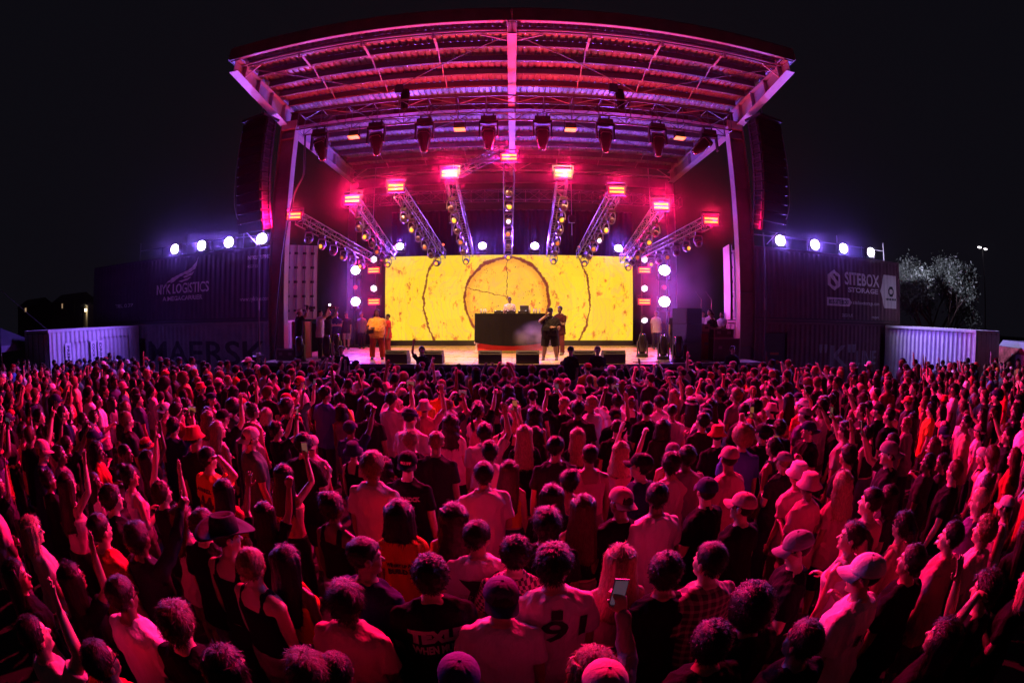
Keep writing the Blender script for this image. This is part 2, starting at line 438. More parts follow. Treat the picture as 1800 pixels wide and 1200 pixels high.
for i, (p, tilt) in enumerate(zip(((568, 235), (667, 212), (750, 205), (860, 200), (952, 200), (1060, 210), (1150, 218), (1240, 235)), (-12, -4, 0, 0, 0, 0, 0, 48))):
    q = atY(*p, 14.8)
    t = thing('stage_moving_light', 'big black moving light under the front truss, %s from the left' % ORD9[i], 'stage light', (q.x, 14.55, 9.13), 0, 'big lights on the front truss')
    ob('base', BIGB, BLACK, t); ob('yoke', BIGY, BLACK, t)
    h = ob('housing', BIGH, mat('gloss_black', (.02, .018, .02), .22, 0, spec=.6), t, rot=(rad(8), rad(tilt), 0)); ob('trim', TRIM, STEELG, h)
for i, p in enumerate(((622, 243), (808, 232), (1003, 235), (1195, 247))):
    q = atY(*p, 14.7)
    t = thing('flood_fixture', 'small amber flood fixture on the front truss, %s from the left' % ORD9[i], 'stage light', (q.x, 14.7, 9.12), 0, 'amber floods on the front truss')
    ob('case', MB().box((0, .02, .08), (.34, .25, .2)).bar((-.19, 0, .0), (-.19, 0, .35), .02).bar((.19, 0, 0), (.19, 0, .35), .02).bar((-.2, 0, .35), (.2, 0, .35), .02), BLACK, t)
    ob('amber_face', MB().box((0, -.03, -.04), (.36, .3, .03)), mat('amber_flood', (.9, .5, .1), .4, emis=(1., .34, .05), es=1.1 if i in (0, 2) else .6), t)
    lamp('SPOT', t, (0, -.02, -.12), (1.0, .47, .19), E_AMBER, (-q.x * .09, .62, -1), .12, 72, .5)
# follow spots hung from the roof corners
for sx in (-1, 1):
    t = thing('hanging_spotlight', 'small silver spotlight hanging outside the %s front column' % ('left' if sx < 0 else 'right'), 'stage light', (sx * 9.2, 15, 10.3), 0, 'spotlights outside the columns')
    ob('can', MB().tube((-.2, 0, 0), (.15, -.1, -.06), .13, .10, 12), ALU, t, smooth=True)
    ob('bracket', MB().bar((0, .1, 0), (0, .1, .35), .03).bar((0, -.1, 0), (0, -.1, .35), .03).bar((0, -.1, .35), (0, .1, .35), .04), DARKMET, t)
    ob('chain', MB().tube((0, 0, .35), (-sx * .35, .1, 1.0), .02, n=5), CHAINM, t)
# cable down the left column
def cable(name, label, pts, r, m, cat='cable', n=6):
    mb = MB()
    ps = [Vector(p) for p in pts]
    # Catmull-Rom resample
    out = []
    for i in range(len(ps) - 1):
        p0, p1, p2, p3 = ps[max(0, i - 1)], ps[i], ps[i + 1], ps[min(len(ps) - 1, i + 2)]
        for k in range(5):
            u = k / 5
            out.append(.5 * ((2 * p1) + (p2 - p0) * u + (2 * p0 - 5 * p1 + 4 * p2 - p3) * u * u + (3 * p1 - p0 - 3 * p2 + p3) * u ** 3))
    out.append(ps[-1])
    for a, b in zip(out, out[1:]): mb.tube(a, b, r, n=n, caps=False)
    return tag(ob(name, mb, m, smooth=True), label, cat)
cable('power_cable', 'thick cable loom drooping from the truss down the left column', [(-7.35, 14.9, 9.5), (-7.3, 14.95, 8.6), (-7.35, 15.1, 8.0), (-7.75, 15.3, 7.4), (-8.05, 15.4, 6.0), (-8.3, 15.5, 4.0), (-8.6, 15.6, 1.2), (-8.7, 15.6, .05)], .035, RUBBER)

# ================================================================== finger trusses with their lights
FRONT = [(517, 377), (619, 348), (696, 327), (790, 303), (895, 274), (990, 303), (1084, 332), (1162, 360), (1250, 385)]
BACK = [(648, 452), (690, 450), (777, 448), (825, 445), (893, 440), (968, 445), (1020, 448), (1096, 455), (1133, 447)]
MHY = MB().bar((-.13, 0, 0), (.13, 0, 0), .06).bar((-.13, 0, 0), (-.17, 0, -.12), .03).bar((-.17, 0, -.12), (-.17, 0, -.3), .03).bar((.13, 0, 0), (.17, 0, -.12), .03).bar((.17, 0, -.12), (.17, 0, -.3), .03).mesh('yoke')
MHB = MB().box((0, 0, .07), (.26, .2, .1)).mesh('base')
MHH = MB(); _r = lambda y, r: [Vector((r * math.cos(a), y, -.3 + r * math.sin(a))) for a in [2 * math.pi * i / 14 for i in range(14)]]
MHH = MHH.loft([_r(-.17, .125), _r(-.14, .14), _r(0.0, .145), _r(.1, .12), _r(.17, .07)]).mesh('housing', True)
MHL = MB().loft([_r(-.172, .085), _r(-.19, .07)]).mesh('lens', True)
MHR = MB(); MHR = MHR.loft([_r(-.172, .118), _r(-.18, .112)]).mesh('bezel', True)
def moving_head(loc, rot, lens, label, group):
    t = thing('moving_light', label, 'stage light', loc, 0, group); t.rotation_euler = rot
    ob('base', MHB, BLACK, t); ob('yoke', MHY, mat('grey_yoke', (.2, .2, .21), .35, .6), t)
    h = ob('housing', MHH, mat('satin_black', (.022, .02, .022), .3, 0), t)
    o = ob('lens', MHL, lens, h); o.material_slots[0].link = 'OBJECT'; o.material_slots[0].material = lens
    ob('bezel', MHR, mat('bezel_grey', (.15, .12, .13), .3, .6), h)
    return t
BLC = MB().box((0, .06, 0), (.62, .12, .34)).bar((-.34, .06, 0), (-.34, .06, .3), .03).bar((.34, .06, 0), (.34, .06, .3), .03).bar((-.34, .06, .3), (.34, .06, .3), .03).mesh('case')
BLF = MB().box((0, -.005, 0), (.54, .012, .27)).mesh('lamp_face')
BLB = MB().box((0, -.02, 0), (.50, .014, .06)).mesh('lamp_bar')
for i, (pf, pb) in enumerate(zip(FRONT, BACK)):
    A, B = atY(*pf, 15.5), atY(*pb, 22.0)
    A.z -= .05
    A2 = A + (B - A) * .06
    where = 'middle' if i == 4 else ('%s from the left' % ORD9[i] if i < 4 else '%s from the right' % ORD9[8 - i])
    truss('finger_truss', 'slanting finger truss behind the red lamp, %s of nine' % where, A2, B, .36, .022, 'nine raked finger trusses', pitch=.5)
    t = thing('red_blinder_lamp', 'glowing red two-bar lamp on a finger truss tip, %s of nine' % where, 'stage light', A, 0, 'red lamps on the finger truss tips')
    t.rotation_euler = (0, 0, rad(-1.5 * A.x))
    ob('case', BLC, BLACK, t); ob('lamp_face', BLF, RED_FACE, t)
    for z in (-.065, .065): ob('lamp_bar', BLB, RED_BAR, t, (0, 0, z))
    lamp('SPOT', t, (0, -.12, 0), RED, E_RED * (.75, 1.25, .8, 1.3, .9, 1.15, .7, 1.35, .8)[i], (.065 * A.x + (-.1, .15, -.2, .1, 0, -.1, .2, -.15, .1)[i], -1, -.20), .08, 112, 1.0)
    lamp('SPOT', t, (0, -.34, .3), (1.0, .02, .06), E_SPILL, (0, -.9, 1), .05, 150, .6)  # extra upward spot added at each lamp to redden the roof front
    nh = 6
    for k in range(nh):
        u = .14 + .78 * k / (nh - 1) + .01 * math.sin(i * 7 + k)
        p = A2 + (B - A2) * u
        lens = [LENS_OFF, LENS_AMB, LENS_OFF, LENS_DIM, LENS_OFF, LENS_AMB][(k + (i % 2) * 0) % 6]
        if k == 2 and i in (4, 6): lens = LENS_WHT
        off = Vector((0, 0, -.22)) if i == 4 else Vector((.10 * (1 if i > 4 else -1), 0, -.26))
        yaw = RNG.uniform(-.25, .25)
        moving_head(p + off, (rad(RNG.uniform(4, 22)), 0, yaw), lens, 'round moving light under the %s finger truss, %s from the front' % (where, ORD9[k]), 'moving lights under the finger trusses')
for i, p in enumerate(((779, 430), (1018, 434))):
    q = atY(*p, 21.9)
    t = thing('red_beacon', 'tiny red lamp at the rear end of the %s finger truss' % ('third' if i == 0 else 'seventh'), 'stage light', q, 0, 'tiny red lamps')
    ob('can', MB().tube((0, 0, 0), (0, .12, 0), .06, n=8), BLACK, t); ob('lamp_face', MB().tube((0, -.02, 0), (0, 0, 0), .055, n=8), mat('red_beacon_face', (1, .1, .05), .3, emis=(1., .10, .03), es=3), t)

# ================================================================== violet-white lamps
WLC = MB().box((0, .1, 0), (.44, .2, .36)).bar((-.25, .1, -.05), (-.25, .1, -.32), .03).bar((.25, .1, -.05), (.25, .1, -.32), .03).bar((-.25, .1, -.32), (.25, .1, -.32), .04).mesh('case')
WLF = MB(); _e = lambda y, r: [Vector((r * 1.15 * math.cos(a), y, r * math.sin(a))) for a in [2 * math.pi * i / 18 for i in range(18)]]
WLF = WLF.loft([_e(-.002, .17), _e(-.03, .15), _e(-.04, .06)]).mesh('lamp_face', True)
def white_lamp(name, label, loc, aim, watts, group, scale=1., spot=165, color=VIO, rz=0, face=None):
    t = thing(name, label, 'stage light', loc, rz, group); t.scale = (scale,) * 3
    ob('case', WLC, BLACK, t); ob('lamp_face', WLF, face or VIO_FACE, t)
    lamp('SPOT', t, (0, -.1, 0), color, watts, aim, .2, spot, .4)
    return t
for i, p in enumerate(((703, 433), (848, 432), (940, 432), (1087, 436))):
    white_lamp('upstage_lamp', 'violet-white lamp above the yellow screen, %s from the left' % ORD9[i], atY(*p, 22.6), (0, -1, .22), E_BACK, 'violet lamps above the screen', .95, 172)
for sx, s, pw_, pr in ((-1, 'left', 625, 657), (1, 'right', 1168, 1133)):
    t = thing('light_tower', 'dark lamp tower beside the %s edge of the screen' % s, 'light stand', (atY(pw_, 500, 22.3).x, 22.55, SZ), 0, 'lamp towers beside the screen')
    for xx in (-.2, .2): ob('post', MB().tube((xx, 0, 0), (xx, 0, 4.6), .03, n=6), DARKMET, t)
    for z in (.8, 2.0, 3.5, 4.5): ob('rung', MB().tube((-.2, 0, z), (.2, 0, z), .02, n=6), DARKMET, t)
    ob('base', MB().box((0, 0, .03), (.9, .9, .06)), DARKMET, t)
    xr = atY(pr, 500, 22.3).x
    t = thing('light_tower', 'slim lamp post with red lamps next to the %s screen edge' % s, 'light stand', (xr, 22.75, SZ), 0, 'slim lamp posts')
    ob('post', MB().tube((0, 0, 0), (0, 0, 4.7), .04, n=8), DARKMET, t); ob('base', MB().box((0, 0, .03), (.7, .7, .06)), DARKMET, t)
    for k, y in enumerate((475, 530)):
        white_lamp('tower_lamp', '%s violet-white lamp on the tower %s of the screen' % (('upper', 'lower')[k], s), atY(pw_, y, 22.2), (-sx * .25, -1, -.1), E_SIDE, 'violet tower lamps', 1.45 if sx > 0 else 1.2)
        q = atY(pr, y, 22.3)
        t = thing('red_tower_lamp', '%s red lamp on the slim post %s of the screen' % (('upper', 'lower')[k], s), 'stage light', q, 0, 'red tower lamps'); t.scale = (1.05, 1, 1)
        ob('case', BLC, BLACK, t); ob('lamp_face', BLF, RED_FACE, t)
        for z in (-.065, .065): ob('lamp_bar', BLB, RED_BAR, t, (0, 0, z))
        lamp('SPOT', t, (0, -.12, 0), RED, E_SIDERED, (0, -1, -.1), .2, 170, .4)
    hx = MB(); hr = lambda y, r: [Vector((r * math.cos(a), y, r * math.sin(a))) for a in [math.pi / 6 + math.pi * i / 3 for i in range(6)]]
    hx = hx.loft([hr(0, .18), hr(-.03, .165)]).mesh('lamp_face'); hc = MB().loft([hr(.2, .14), hr(.002, .2)]).mesh('case')
    for k, y in enumerate((456, 507, 563) if sx > 0 else (456, 507)):
        q = atY(pr, y, 22.35)
        t = thing('hexagon_lamp', '%s white hexagonal lamp on the slim post %s of the screen' % (('top', 'middle', 'bottom')[k], s), 'stage light', q, 0, 'hexagonal lamps')
        if k: t.rotation_euler = (rad(18 * k), 0, 0)
        ob('case', hc, BLACK, t); ob('lamp_face', hx, HEX_FACE, t)
        if k < 2:
            lamp('SPOT', t, (0, -.06, 0), (.62, .5, 1.), 160, (sx * .75, -.5, -.35), .06, 26, .5)
    for k, y in enumerate((502, 536)):
        q = atY(pw_ - sx * -2, y - 30 * (k == 0) + 0, 22.5)
    t = thing('red_beacon', 'dim red round lamp between the violet tower lamps on the %s' % s, 'stage light', atY(pw_, 505, 22.3), 0, 'dim red lamps')
    ob('can', MB().tube((0, 0, 0), (0, .15, 0), .14, n=10), BLACK, t); ob('lamp_face', MB().tube((0, -.02, 0), (0, 0, 0), .12, n=10), mat('dim_red_face', (.6, .05, .1), .4, emis=(.8, .06, .10), es=.5), t)

# ================================================================== LED screen
def nn(N, L, op, a, b=None, c=None, clamp=False):
    x = N.new('ShaderNodeMath'); x.operation = op; x.use_clamp = clamp
    for i, v in enumerate((a, b, c)):
        if v is None: continue
        if isinstance(v, (int, float)): x.inputs[i].default_value = v
        else: L.new(v, x.inputs[i])
    return x.outputs[0]
def screen_mat(cx, cz):
    m = bpy.data.materials.new('led_screen_image'); N, L = nt(m); b = N['Principled BSDF']
    tc = N.new('ShaderNodeTexCoord'); sp = N.new('ShaderNodeSeparateXYZ'); L.new(tc.outputs['Object'], sp.inputs[0])
    M_ = lambda *a, **k: nn(N, L, *a, **k)
    def noi(scale, det=4, off=0, rough=.6, st=None):
        n_ = N.new('ShaderNodeTexNoise'); n_.inputs['Scale'].default_value = scale; n_.inputs['Detail'].default_value = det; n_.inputs['Roughness'].default_value = rough
        mp = N.new('ShaderNodeMapping'); mp.inputs['Location'].default_value = (off, off * .7, off * 1.3)
        if st: mp.inputs['Scale'].default_value = st
        L.new(tc.outputs['Object'], mp.inputs[0]); L.new(mp.outputs[0], n_.inputs['Vector']); return n_.outputs['Fac']
    X = M_('SUBTRACT', sp.outputs[0], cx); Z = M_('SUBTRACT', sp.outputs[2], cz)
    n1 = M_('MULTIPLY', M_('SUBTRACT', noi(1.3), .5), .35); n2 = M_('MULTIPLY', M_('SUBTRACT', noi(9, 3, 5), .5), .16)
    D0 = M_('SQRT', M_('ADD', M_('MULTIPLY', X, X), M_('MULTIPLY', Z, Z)))
    D = M_('ADD', D0, M_('ADD', n1, n2))
    def line(v, at, w, soft):      # 1 on the line
        d = M_('ABSOLUTE', M_('SUBTRACT', v, at)); return M_('SUBTRACT', 1., M_('DIVIDE', M_('SUBTRACT', d, w), soft), clamp=True)
    tk = M_('MULTIPLY', M_('SUBTRACT', noi(1.1, 3, 77), .28), .16); ring1 = line(D, 2.08, M_('ADD', tk, .02), .05); ring1b = M_('MULTIPLY', line(D, 1.93, .03, .22), .5)
    ring2 = line(D, 4.15, M_('MULTIPLY', M_('SUBTRACT', noi(1.7, 3, 71), .26), .10), .04)
    inside = M_('LESS_THAN', D, 2.0)
    crackU = M_('MULTIPLY', M_('MULTIPLY', line(M_('ADD', X, M_('MULTIPLY', M_('SUBTRACT', noi(3, 3, 9), .5), .45)), 0., .008, .025), inside), M_('GREATER_THAN', Z, 0.))
    crackL = M_('MULTIPLY', M_('MULTIPLY', line(M_('ADD', M_('ADD', Z, M_('MULTIPLY', X, .22)), M_('MULTIPLY', M_('SUBTRACT', noi(4, 3, 3), .5), .3)), .12, .008, .025), inside), M_('LESS_THAN', X, 0.))
    vo = N.new('ShaderNodeTexVoronoi'); vo.inputs['Scale'].default_value = 7.; L.new(tc.outputs['Object'], vo.inputs['Vector'])
    cl = noi(1.6, 2, 11)
    dots = M_('MULTIPLY', M_('MULTIPLY', M_('LESS_THAN', vo.outputs['Distance'], M_('MULTIPLY', M_('SUBTRACT', cl, .36), .9)), M_('LESS_THAN', vo.outputs['Distance'], .17)), inside)
    marks = M_('MULTIPLY', M_('SUBTRACT', M_('MULTIPLY', noi(1.7, 7, 21, .74, (1.4, 1, .9)), 1.), .545), 14., clamp=True)
    marks = M_('MULTIPLY', marks, M_('GREATER_THAN', noi(.8, 2, 31), .45))
    rings = M_('MULTIPLY', M_('SUBTRACT', M_('SINE', M_('MULTIPLY', M_('ADD', D, M_('MULTIPLY', noi(.6, 2, 40), 2.2)), 19.)), .60), 1.6, clamp=True)
    rings = M_('MULTIPLY', rings, M_('MULTIPLY', noi(.8, 2, 47), .9))
    wash = M_('MULTIPLY', M_('SUBTRACT', noi(.55, 3, 60), .44), 2.2, clamp=True)
    wash = M_('MULTIPLY', wash, .4)
    def mix(f, a, bcol):
        x = N.new('ShaderNodeMix'); x.data_type = 'RGBA'; L.new(f, x.inputs[0])
        if isinstance(a, tuple): x.inputs[6].default_value = (*a, 1)
        else: L.new(a, x.inputs[6])
        x.inputs[7].default_value = (*bcol, 1); return x.outputs[2]
    c = mix(wash, (1.0, .66, .020), (.98, .48, .13))
    c = mix(M_('MULTIPLY', inside, M_('MULTIPLY', noi(1.2, 4, 90), .8)), c, (1.0, .38, .04))
    c = mix(rings, c, (.88, .36, .16))
    c = mix(M_('MULTIPLY', marks, .85), c, (.72, .05, .02))
    c = mix(ring1b, c, (.95, .22, .02))
    dark = M_('MAXIMUM', M_('MAXIMUM', ring1, ring2), M_('MAXIMUM', M_('MAXIMUM', crackU, crackL), dots))
    c = mix(M_('MULTIPLY', dark, .96), c, (.20, .004, .010))
    b.inputs['Base Color'].default_value = (.02, .02, .02, 1); b.inputs['Roughness'].default_value = .5
    oi = N.new('ShaderNodeObjectInfo'); L.new(c, b.inputs['Emission Color'])
    L.new(M_('ADD', M_('MULTIPLY', oi.outputs['Random'], .10), 1.0), b.inputs['Emission Strength'])
    return m
a, b = atY(678, 452, SCRY), atY(1112, 598, SCRY)
scx = (a.x + b.x) / 2; sw = b.x - a.x; zt, zb = a.z, b.z
t = thing('led_screen', 'wide yellow LED wall showing a cracked ring pattern behind the DJ table', 'screen', (scx, SCRY, 0))
SCM = screen_mat(atY(891, 520, SCRY).x - scx, atY(891, 526, SCRY).z)
ncol, nrow = 12, 4
tm = {}
for r in range(nrow):
    for c_ in range(ncol):
        w, h = sw / ncol, (zt - zb) / nrow
        o_ = ob('screen_tile', MB().add([(-sw / 2 + c_ * w, 0, zb + r * h), (-sw / 2 + (c_ + 1) * w, 0, zb + r * h), (-sw / 2 + (c_ + 1) * w, 0, zb + (r + 1) * h), (-sw / 2 + c_ * w, 0, zb + (r + 1) * h)], [(0, 1, 2, 3)]), SCM, t)
ob('cabinet', MB().box((0, .09, (zt + zb) / 2), (sw + .04, .16, zt - zb + .04)), BLACK, t)
ob('support_base', MB().box((0, .05, (SZ + zb - .02) / 2), (sw + .04, .4, zb - .02 - SZ)), BLACK, t)
for i in range(7): ob('rear_brace', MB().bar((-sw / 2 + .2 + i * (sw - .4) / 6, .2, zt), (-sw / 2 + .2 + i * (sw - .4) / 6, .7, SZ), .05), DARKMET, t)

# backdrop curtain above the screen
bk = thing('backdrop_curtain', 'dark pleated curtain hanging behind the screen and lamps', 'curtain', (0, 24.55, 0))
m = MB(); nf = 160
for i in range(nf + 1):
    x = -6.4 + 12.8 * i / nf; y = .05 * math.sin(i * 1.3) + .02 * math.sin(i * .37)
    m.v += [(x, y, SZ), (x, y, 8.5)]
    if i: m.f.append((2 * i - 2, 2 * i, 2 * i + 1, 2 * i - 1)); m.m.append(0)
ob('cloth', m, mat('backdrop_cloth', (.007, .007, .011), .9), bk, smooth=True)
ob('hanging_pipe', MB().tube((-6.4, 0, 8.5), (6.4, 0, 8.5), .03, n=6), DARKMET, bk)
# ================================================================== lettering on corrugated walls
def text_mesh(txt, height, font_w=1.0, bold=0., align='LEFT'):
    cu = bpy.data.curves.new('t', 'FONT'); cu.body = txt; cu.size = height / .72; cu.offset = bold; cu.align_x = align
    cu.resolution_u = 3
    me = bake(bpy.data.objects.new('t', cu)); bpy.data.curves.remove(cu)
    me.transform(Matrix.Diagonal((font_w, 1, 1, 1)))
    return me
def fit_text(txt, w, h, bold=0.):
    me = text_mesh(txt, h, 1.0, bold)
    xs = [v.co.x for v in me.vertices]; ys = [v.co.y for v in me.vertices]
    sx = w / max(1e-6, max(xs) - min(xs)); sy = h / max(1e-6, max(ys) - min(ys))
    me.transform(Matrix.Translation((-min(xs), -min(ys), 0))); me.transform(Matrix.Diagonal((sx, sy, 1, 1)))
    return me
def poly_mesh(polys):
    bm = bmesh.new()
    for p in polys:
        vs_ = [bm.verts.new((x, y, 0)) for x, y in p]; bm.faces.new(vs_)
    bmesh.ops.triangulate(bm, faces=bm.faces[:])
    me = bpy.data.meshes.new('p'); bm.to_mesh(me); bm.free(); return me
CP, CD = .278, .036          # corrugation pitch and depth
BRK = (0., .26, .5, .76)     # fractions of a pitch where the profile bends
def corr(x):                 # depth at x: 0 outer face, CD inner
    u = (x / CP) % 1.0
    if u < .26: return 0.
    if u < .5: return CD * (u - .26) / .24
    if u < .76: return CD
    return CD * (1 - (u - .76) / .24)
def on_corr(me, x, z, x_off=0.):
    """lay a flat mesh (XY) on the corrugated wall: X along wall, Y up"""
    bm = bmesh.new(); bm.from_mesh(me); bpy.data.meshes.remove(me)
    bm.transform(Matrix.Translation((x, z, 0)))
    xs = [v.co.x for v in bm.verts]; k0, k1 = int(math.floor(min(xs) / CP)), int(math.ceil(max(xs) / CP))
    for k in range(k0, k1 + 1):
        for f in BRK:
            xc = (k + f) * CP
            if min(xs) < xc < max(xs): bmesh.ops.bisect_plane(bm, geom=bm.verts[:] + bm.edges[:] + bm.faces[:], plane_co=(xc, 0, 0), plane_no=(1, 0, 0))
    bmesh.ops.triangulate(bm, faces=bm.faces[:])
    for v in bm.verts: v.co = Vector((v.co.x, corr(v.co.x) - .004, v.co.y))
    me = bpy.data.meshes.new('lettering'); bm.to_mesh(me); bm.free()
    if sum(p.normal.y for p in me.polygons) > 0: me.flip_normals()
    return me

def wallmesh(L, z0, z1, holes=()):
    """corrugated wall in XZ plane, x 0..L, with rectangular holes (x0,x1,z0,z1)"""
    xs = {0., L}; k = 0
    while k * CP < L:
        for f in BRK:
            if 0 < (k + f) * CP < L: xs.add((k + f) * CP)
        k += 1
    zs = {z0, z1}
    for h in holes: xs |= {h[0], h[1]}; zs |= {h[2], h[3]}
    xs, zs = sorted(xs), sorted(zs); m = MB(); nz_ = len(zs)
    for x in xs:
        for z in zs: m.v.append((x, corr(x), z))
    for i in range(len(xs) - 1):
        for j in range(nz_ - 1):
            xc, zc = (xs[i] + xs[i + 1]) / 2, (zs[j] + zs[j + 1]) / 2
            if any(h[0] < xc < h[1] and h[2] < zc < h[3] for h in holes): continue
            m.f.append((i * nz_ + j, (i + 1) * nz_ + j, (i + 1) * nz_ + j + 1, i * nz_ + j + 1)); m.m.append(0)
    return m
def container(label, loc, rz, L, H, W, paint, holes=(), doors=True, name='shipping_container'):
    """front long wall at local y=0 (x 0..L), body behind it (y to W)"""
    t = thing(name, label, 'container', loc, rz)
    fr = paint
    ob('front_wall', wallmesh(L - .16, .14, H - .1, holes), paint, t, (.08, .03, 0))
    o = ob('rear_wall', wallmesh(L - .16, .14, H - .1), paint, t, (L - .08, W - .03, 0), (0, 0, math.pi))
    ob('roof_panel', MB().box((L / 2, W / 2, H - .03), (L - .1, W - .1, .03)), paint, t)
    ob('floor', MB().box((L / 2, W / 2, .12), (L - .1, W - .1, .04)), DARKMET, t)
    for x in (.06, L - .06):
        for y in (.06, W - .06): ob('corner_post', MB().box((x, y, H / 2), (.12, .12, H - .24)), fr, t)
    for z in (.06, H - .06):
        for x in (.09, L - .09):
            for y in (.08, W - .08): ob('corner_casting', MB().box((x, y, z), (.185, .17, .12)), fr, t)
        for y in (.035, W - .035): ob('rail', MB().box((L / 2, y, z), (L - .36, .07, .10)), fr, t)
        for x in (.035, L - .035): ob('rail', MB().box((x, W / 2, z), (.07, W - .34, .10)), fr, t)
    # end wall at x=L corrugated, doors at x=0
    ob('end_wall', wallmesh(W - .24, .14, H - .1), paint, t, (L - .03, .12, 0), (0, 0, math.pi / 2))
    if doors:
        for k in (0, 1):
            y0 = .12 + k * (W - .24) / 2; dw = (W - .24) / 2 - .01
            d = ob('door', MB().box((.03, y0 + dw / 2, H / 2), (.04, dw, H - .3)), paint, t)
            for j in range(4): ob('door_panel', MB().box((.006, y0 + dw / 2, .42 + j * (H - .6) / 4 + .22), (.02, dw - .14, (H - .6) / 4 - .08)), paint, d)
            for f in (.28, .72):
                ob('lock_rod', MB().tube((-.03, y0 + dw * f, .12), (-.03, y0 + dw * f, H - .12), .018, n=6), STEELG, d)
                ob('rod_handle', MB().box((-.045, y0 + dw * f + .12, 1.2), (.02, .34, .04)), STEELG, d)
    else:
        ob('end_wall', wallmesh(W - .24, .14, H - .1), paint, t, (.03, W - .12, 0), (0, 0, -math.pi / 2))
    return t
P_NYK = mat('dark_blue_container_paint', (.075, .05, .10), .55, 0, .1, 12, .3, 1.2)
P_MAER = mat('grey_container_paint', (.24, .23, .25), .6, 0, .12, 12, .3, 1.4)
P_SB = mat('maroon_container_paint', (.13, .05, .075), .55, 0, .1, 12, .28, 1.2)
P_KL = mat('red_brown_container_paint', (.17, .06, .075), .6, 0, .12, 12, .35, 1.3)
P_WHT = mat('white_container_paint', (.60, .58, .60), .5, 0, .1, 10, .22, 1.5)
LETT = mat('white_sign_paint', (.8, .78, .8), .6)
LETD = mat('dark_sign_paint', (.02, .02, .03), .6)
CY = 17.0
def letter(cont, base, txt, pa, pb, m=LETT, h=None, bold=0., top=None):
    """lay txt on the front wall between two points of the wall plane (world x,z lower-left / upper-right)"""
    w, hh = pb[0] - pa[0], pb[1] - pa[1]
    return ob('lettering', on_corr(fit_text(txt, w, hh, bold), pa[0] - base[0] - .08, pa[1] - base[2]), m, cont, (.08, .03, 0))
def polyl(cont, base, polys, m=LETT):
    return ob('emblem', on_corr(poly_mesh(polys), -base[0] - .08, -base[2]), m, cont, (.08, .03, 0))

# left stack
bM = (-21.7, CY, 0); H1 = 2.86
c1 = container('grey container with big dark letters under the dark blue container', bM, 0, 12.2, H1, 2.44, P_MAER, holes=((3.6, 4.5, .14, 2.2),))
letter(c1, bM, 'MAERSK', (-16.9, 1.05), (-9.75, 2.07), LETD, bold=.02)
bN = (-21.7, CY, H1 + .01)
c2 = container('dark blue container with a wing logo stacked left of the stage', bN, 0, 12.2, 3.0, 2.44, P_NYK)
letter(c2, bN, 'NYK LOGISTICS', (-16.25, 4.17), (-12.85, 4.62), bold=.012)
letter(c2, bN, 'A MEGACARRIER', (-15.82, 3.86), (-13.2, 4.06), bold=.006)
letter(c2, bN, 'www.nykline.com', (-11.12, 3.62), (-9.58, 3.86))
letter(c2, bN, 'NYKU 707910', (-10.72, 5.35), (-9.62, 5.52), bold=.006)
letter(c2, bN, '45G1 US', (-10.72, 5.02), (-10.2, 5.15))
letter(c2, bN, 'TEL 0.77', (-19.6, 3.70), (-18.1, 3.86))
wing = [[(-15.7, 4.62), (-15.2, 4.88), (-14.6, 5.05), (-14.1, 5.18), (-13.75, 5.4), (-13.5, 5.72), (-13.62, 5.36), (-13.9, 5.12), (-14.4, 4.98), (-15.0, 4.80)],
        [(-13.62, 5.36), (-13.72, 5.18), (-14.2, 4.98), (-14.35, 5.0), (-14.0, 5.14)], [(-13.74, 5.1), (-13.85, 4.95), (-14.35, 4.83), (-14.5, 4.88), (-14.1, 5.0)],
        [(-13.95, 4.86), (-14.1, 4.74), (-14.55, 4.66), (-14.8, 4.7), (-14.35, 4.78)], [(-15.35, 4.68), (-15.0, 4.86), (-14.72, 4.9), (-14.95, 4.76), (-15.2, 4.66)]]
polyl(c2, bN, wing)
# right stack
bK = (9.45, CY, 0)
c3 = container('red-brown container with large white letters right of the stage', bK, 0, 12.2, H1, 2.44, P_KL, holes=((.55, 1.75, .14, 2.42), (7.75, 9.15, .14, 2.44)))
letter(c3, bK, '"K"', (13.1, .95), (15.45, 1.92), mat('grey_sign_paint', (.30, .26, .28), .7), bold=.02)  # lettering in a darker, greyer tone than the other white signs
letter(c3, bK, 'LINE', (15.55, .98), (17.0, 1.62), mat('grey_sign_paint', (.30, .26, .28), .7), bold=.012)
bS = (9.45, CY, H1 + .01)
c4 = container('maroon container with white storage sign stacked right of the stage', bS, 0, 9.35, 3.0, 2.44, P_SB)
letter(c4, bS, 'SITEBOX', (14.72, 4.56), (17.18, 5.14), bold=.02)
letter(c4, bS, 'STORAGE', (14.92, 4.24), (17.05, 4.47), bold=.01)
letter(c4, bS, 'siteboxstorage.com', (15.25, 3.66), (17.15, 3.88))
polyl(c4, bS, [[(13.56, 3.60), (15.0, 3.60), (15.14, 3.78), (15.0, 3.96), (13.56, 3.96)]])
letter(c4, bS, '855.SITEBOX', (13.66, 3.68), (14.98, 3.88), LETD, bold=.008).location.y -= .003
hx = lambda cx, cz, r, s_=1.: [(cx + r * s_ * math.sin(a), cz + r * math.cos(a)) for a in [math.pi * i / 3 for i in range(6)]]
cx_, cz_ = 14.02, 4.72
def hexs(r0, r1, a0, a1): 
    o_, i_ = hx(cx_, cz_, r0), hx(cx_, cz_, r1)
    return [[o_[a0 % 6], o_[a1 % 6], i_[a1 % 6], i_[a0 % 6]]]
S_ = hexs(.46, .29, 0, 1) + hexs(.46, .29, 5, 0) + hexs(.46, .29, 4, 5) + hexs(.46, .29, 2, 3) + hexs(.46, .29, 3, 4) + hexs(.46, .29, 1, 2)
S_ += [[(cx_ - .25, cz_ + .16), (cx_ - .12, cz_ + .28), (cx_ + .30, cz_ - .10), (cx_ + .14, cz_ - .22)]]
polyl(c4, bS, S_)
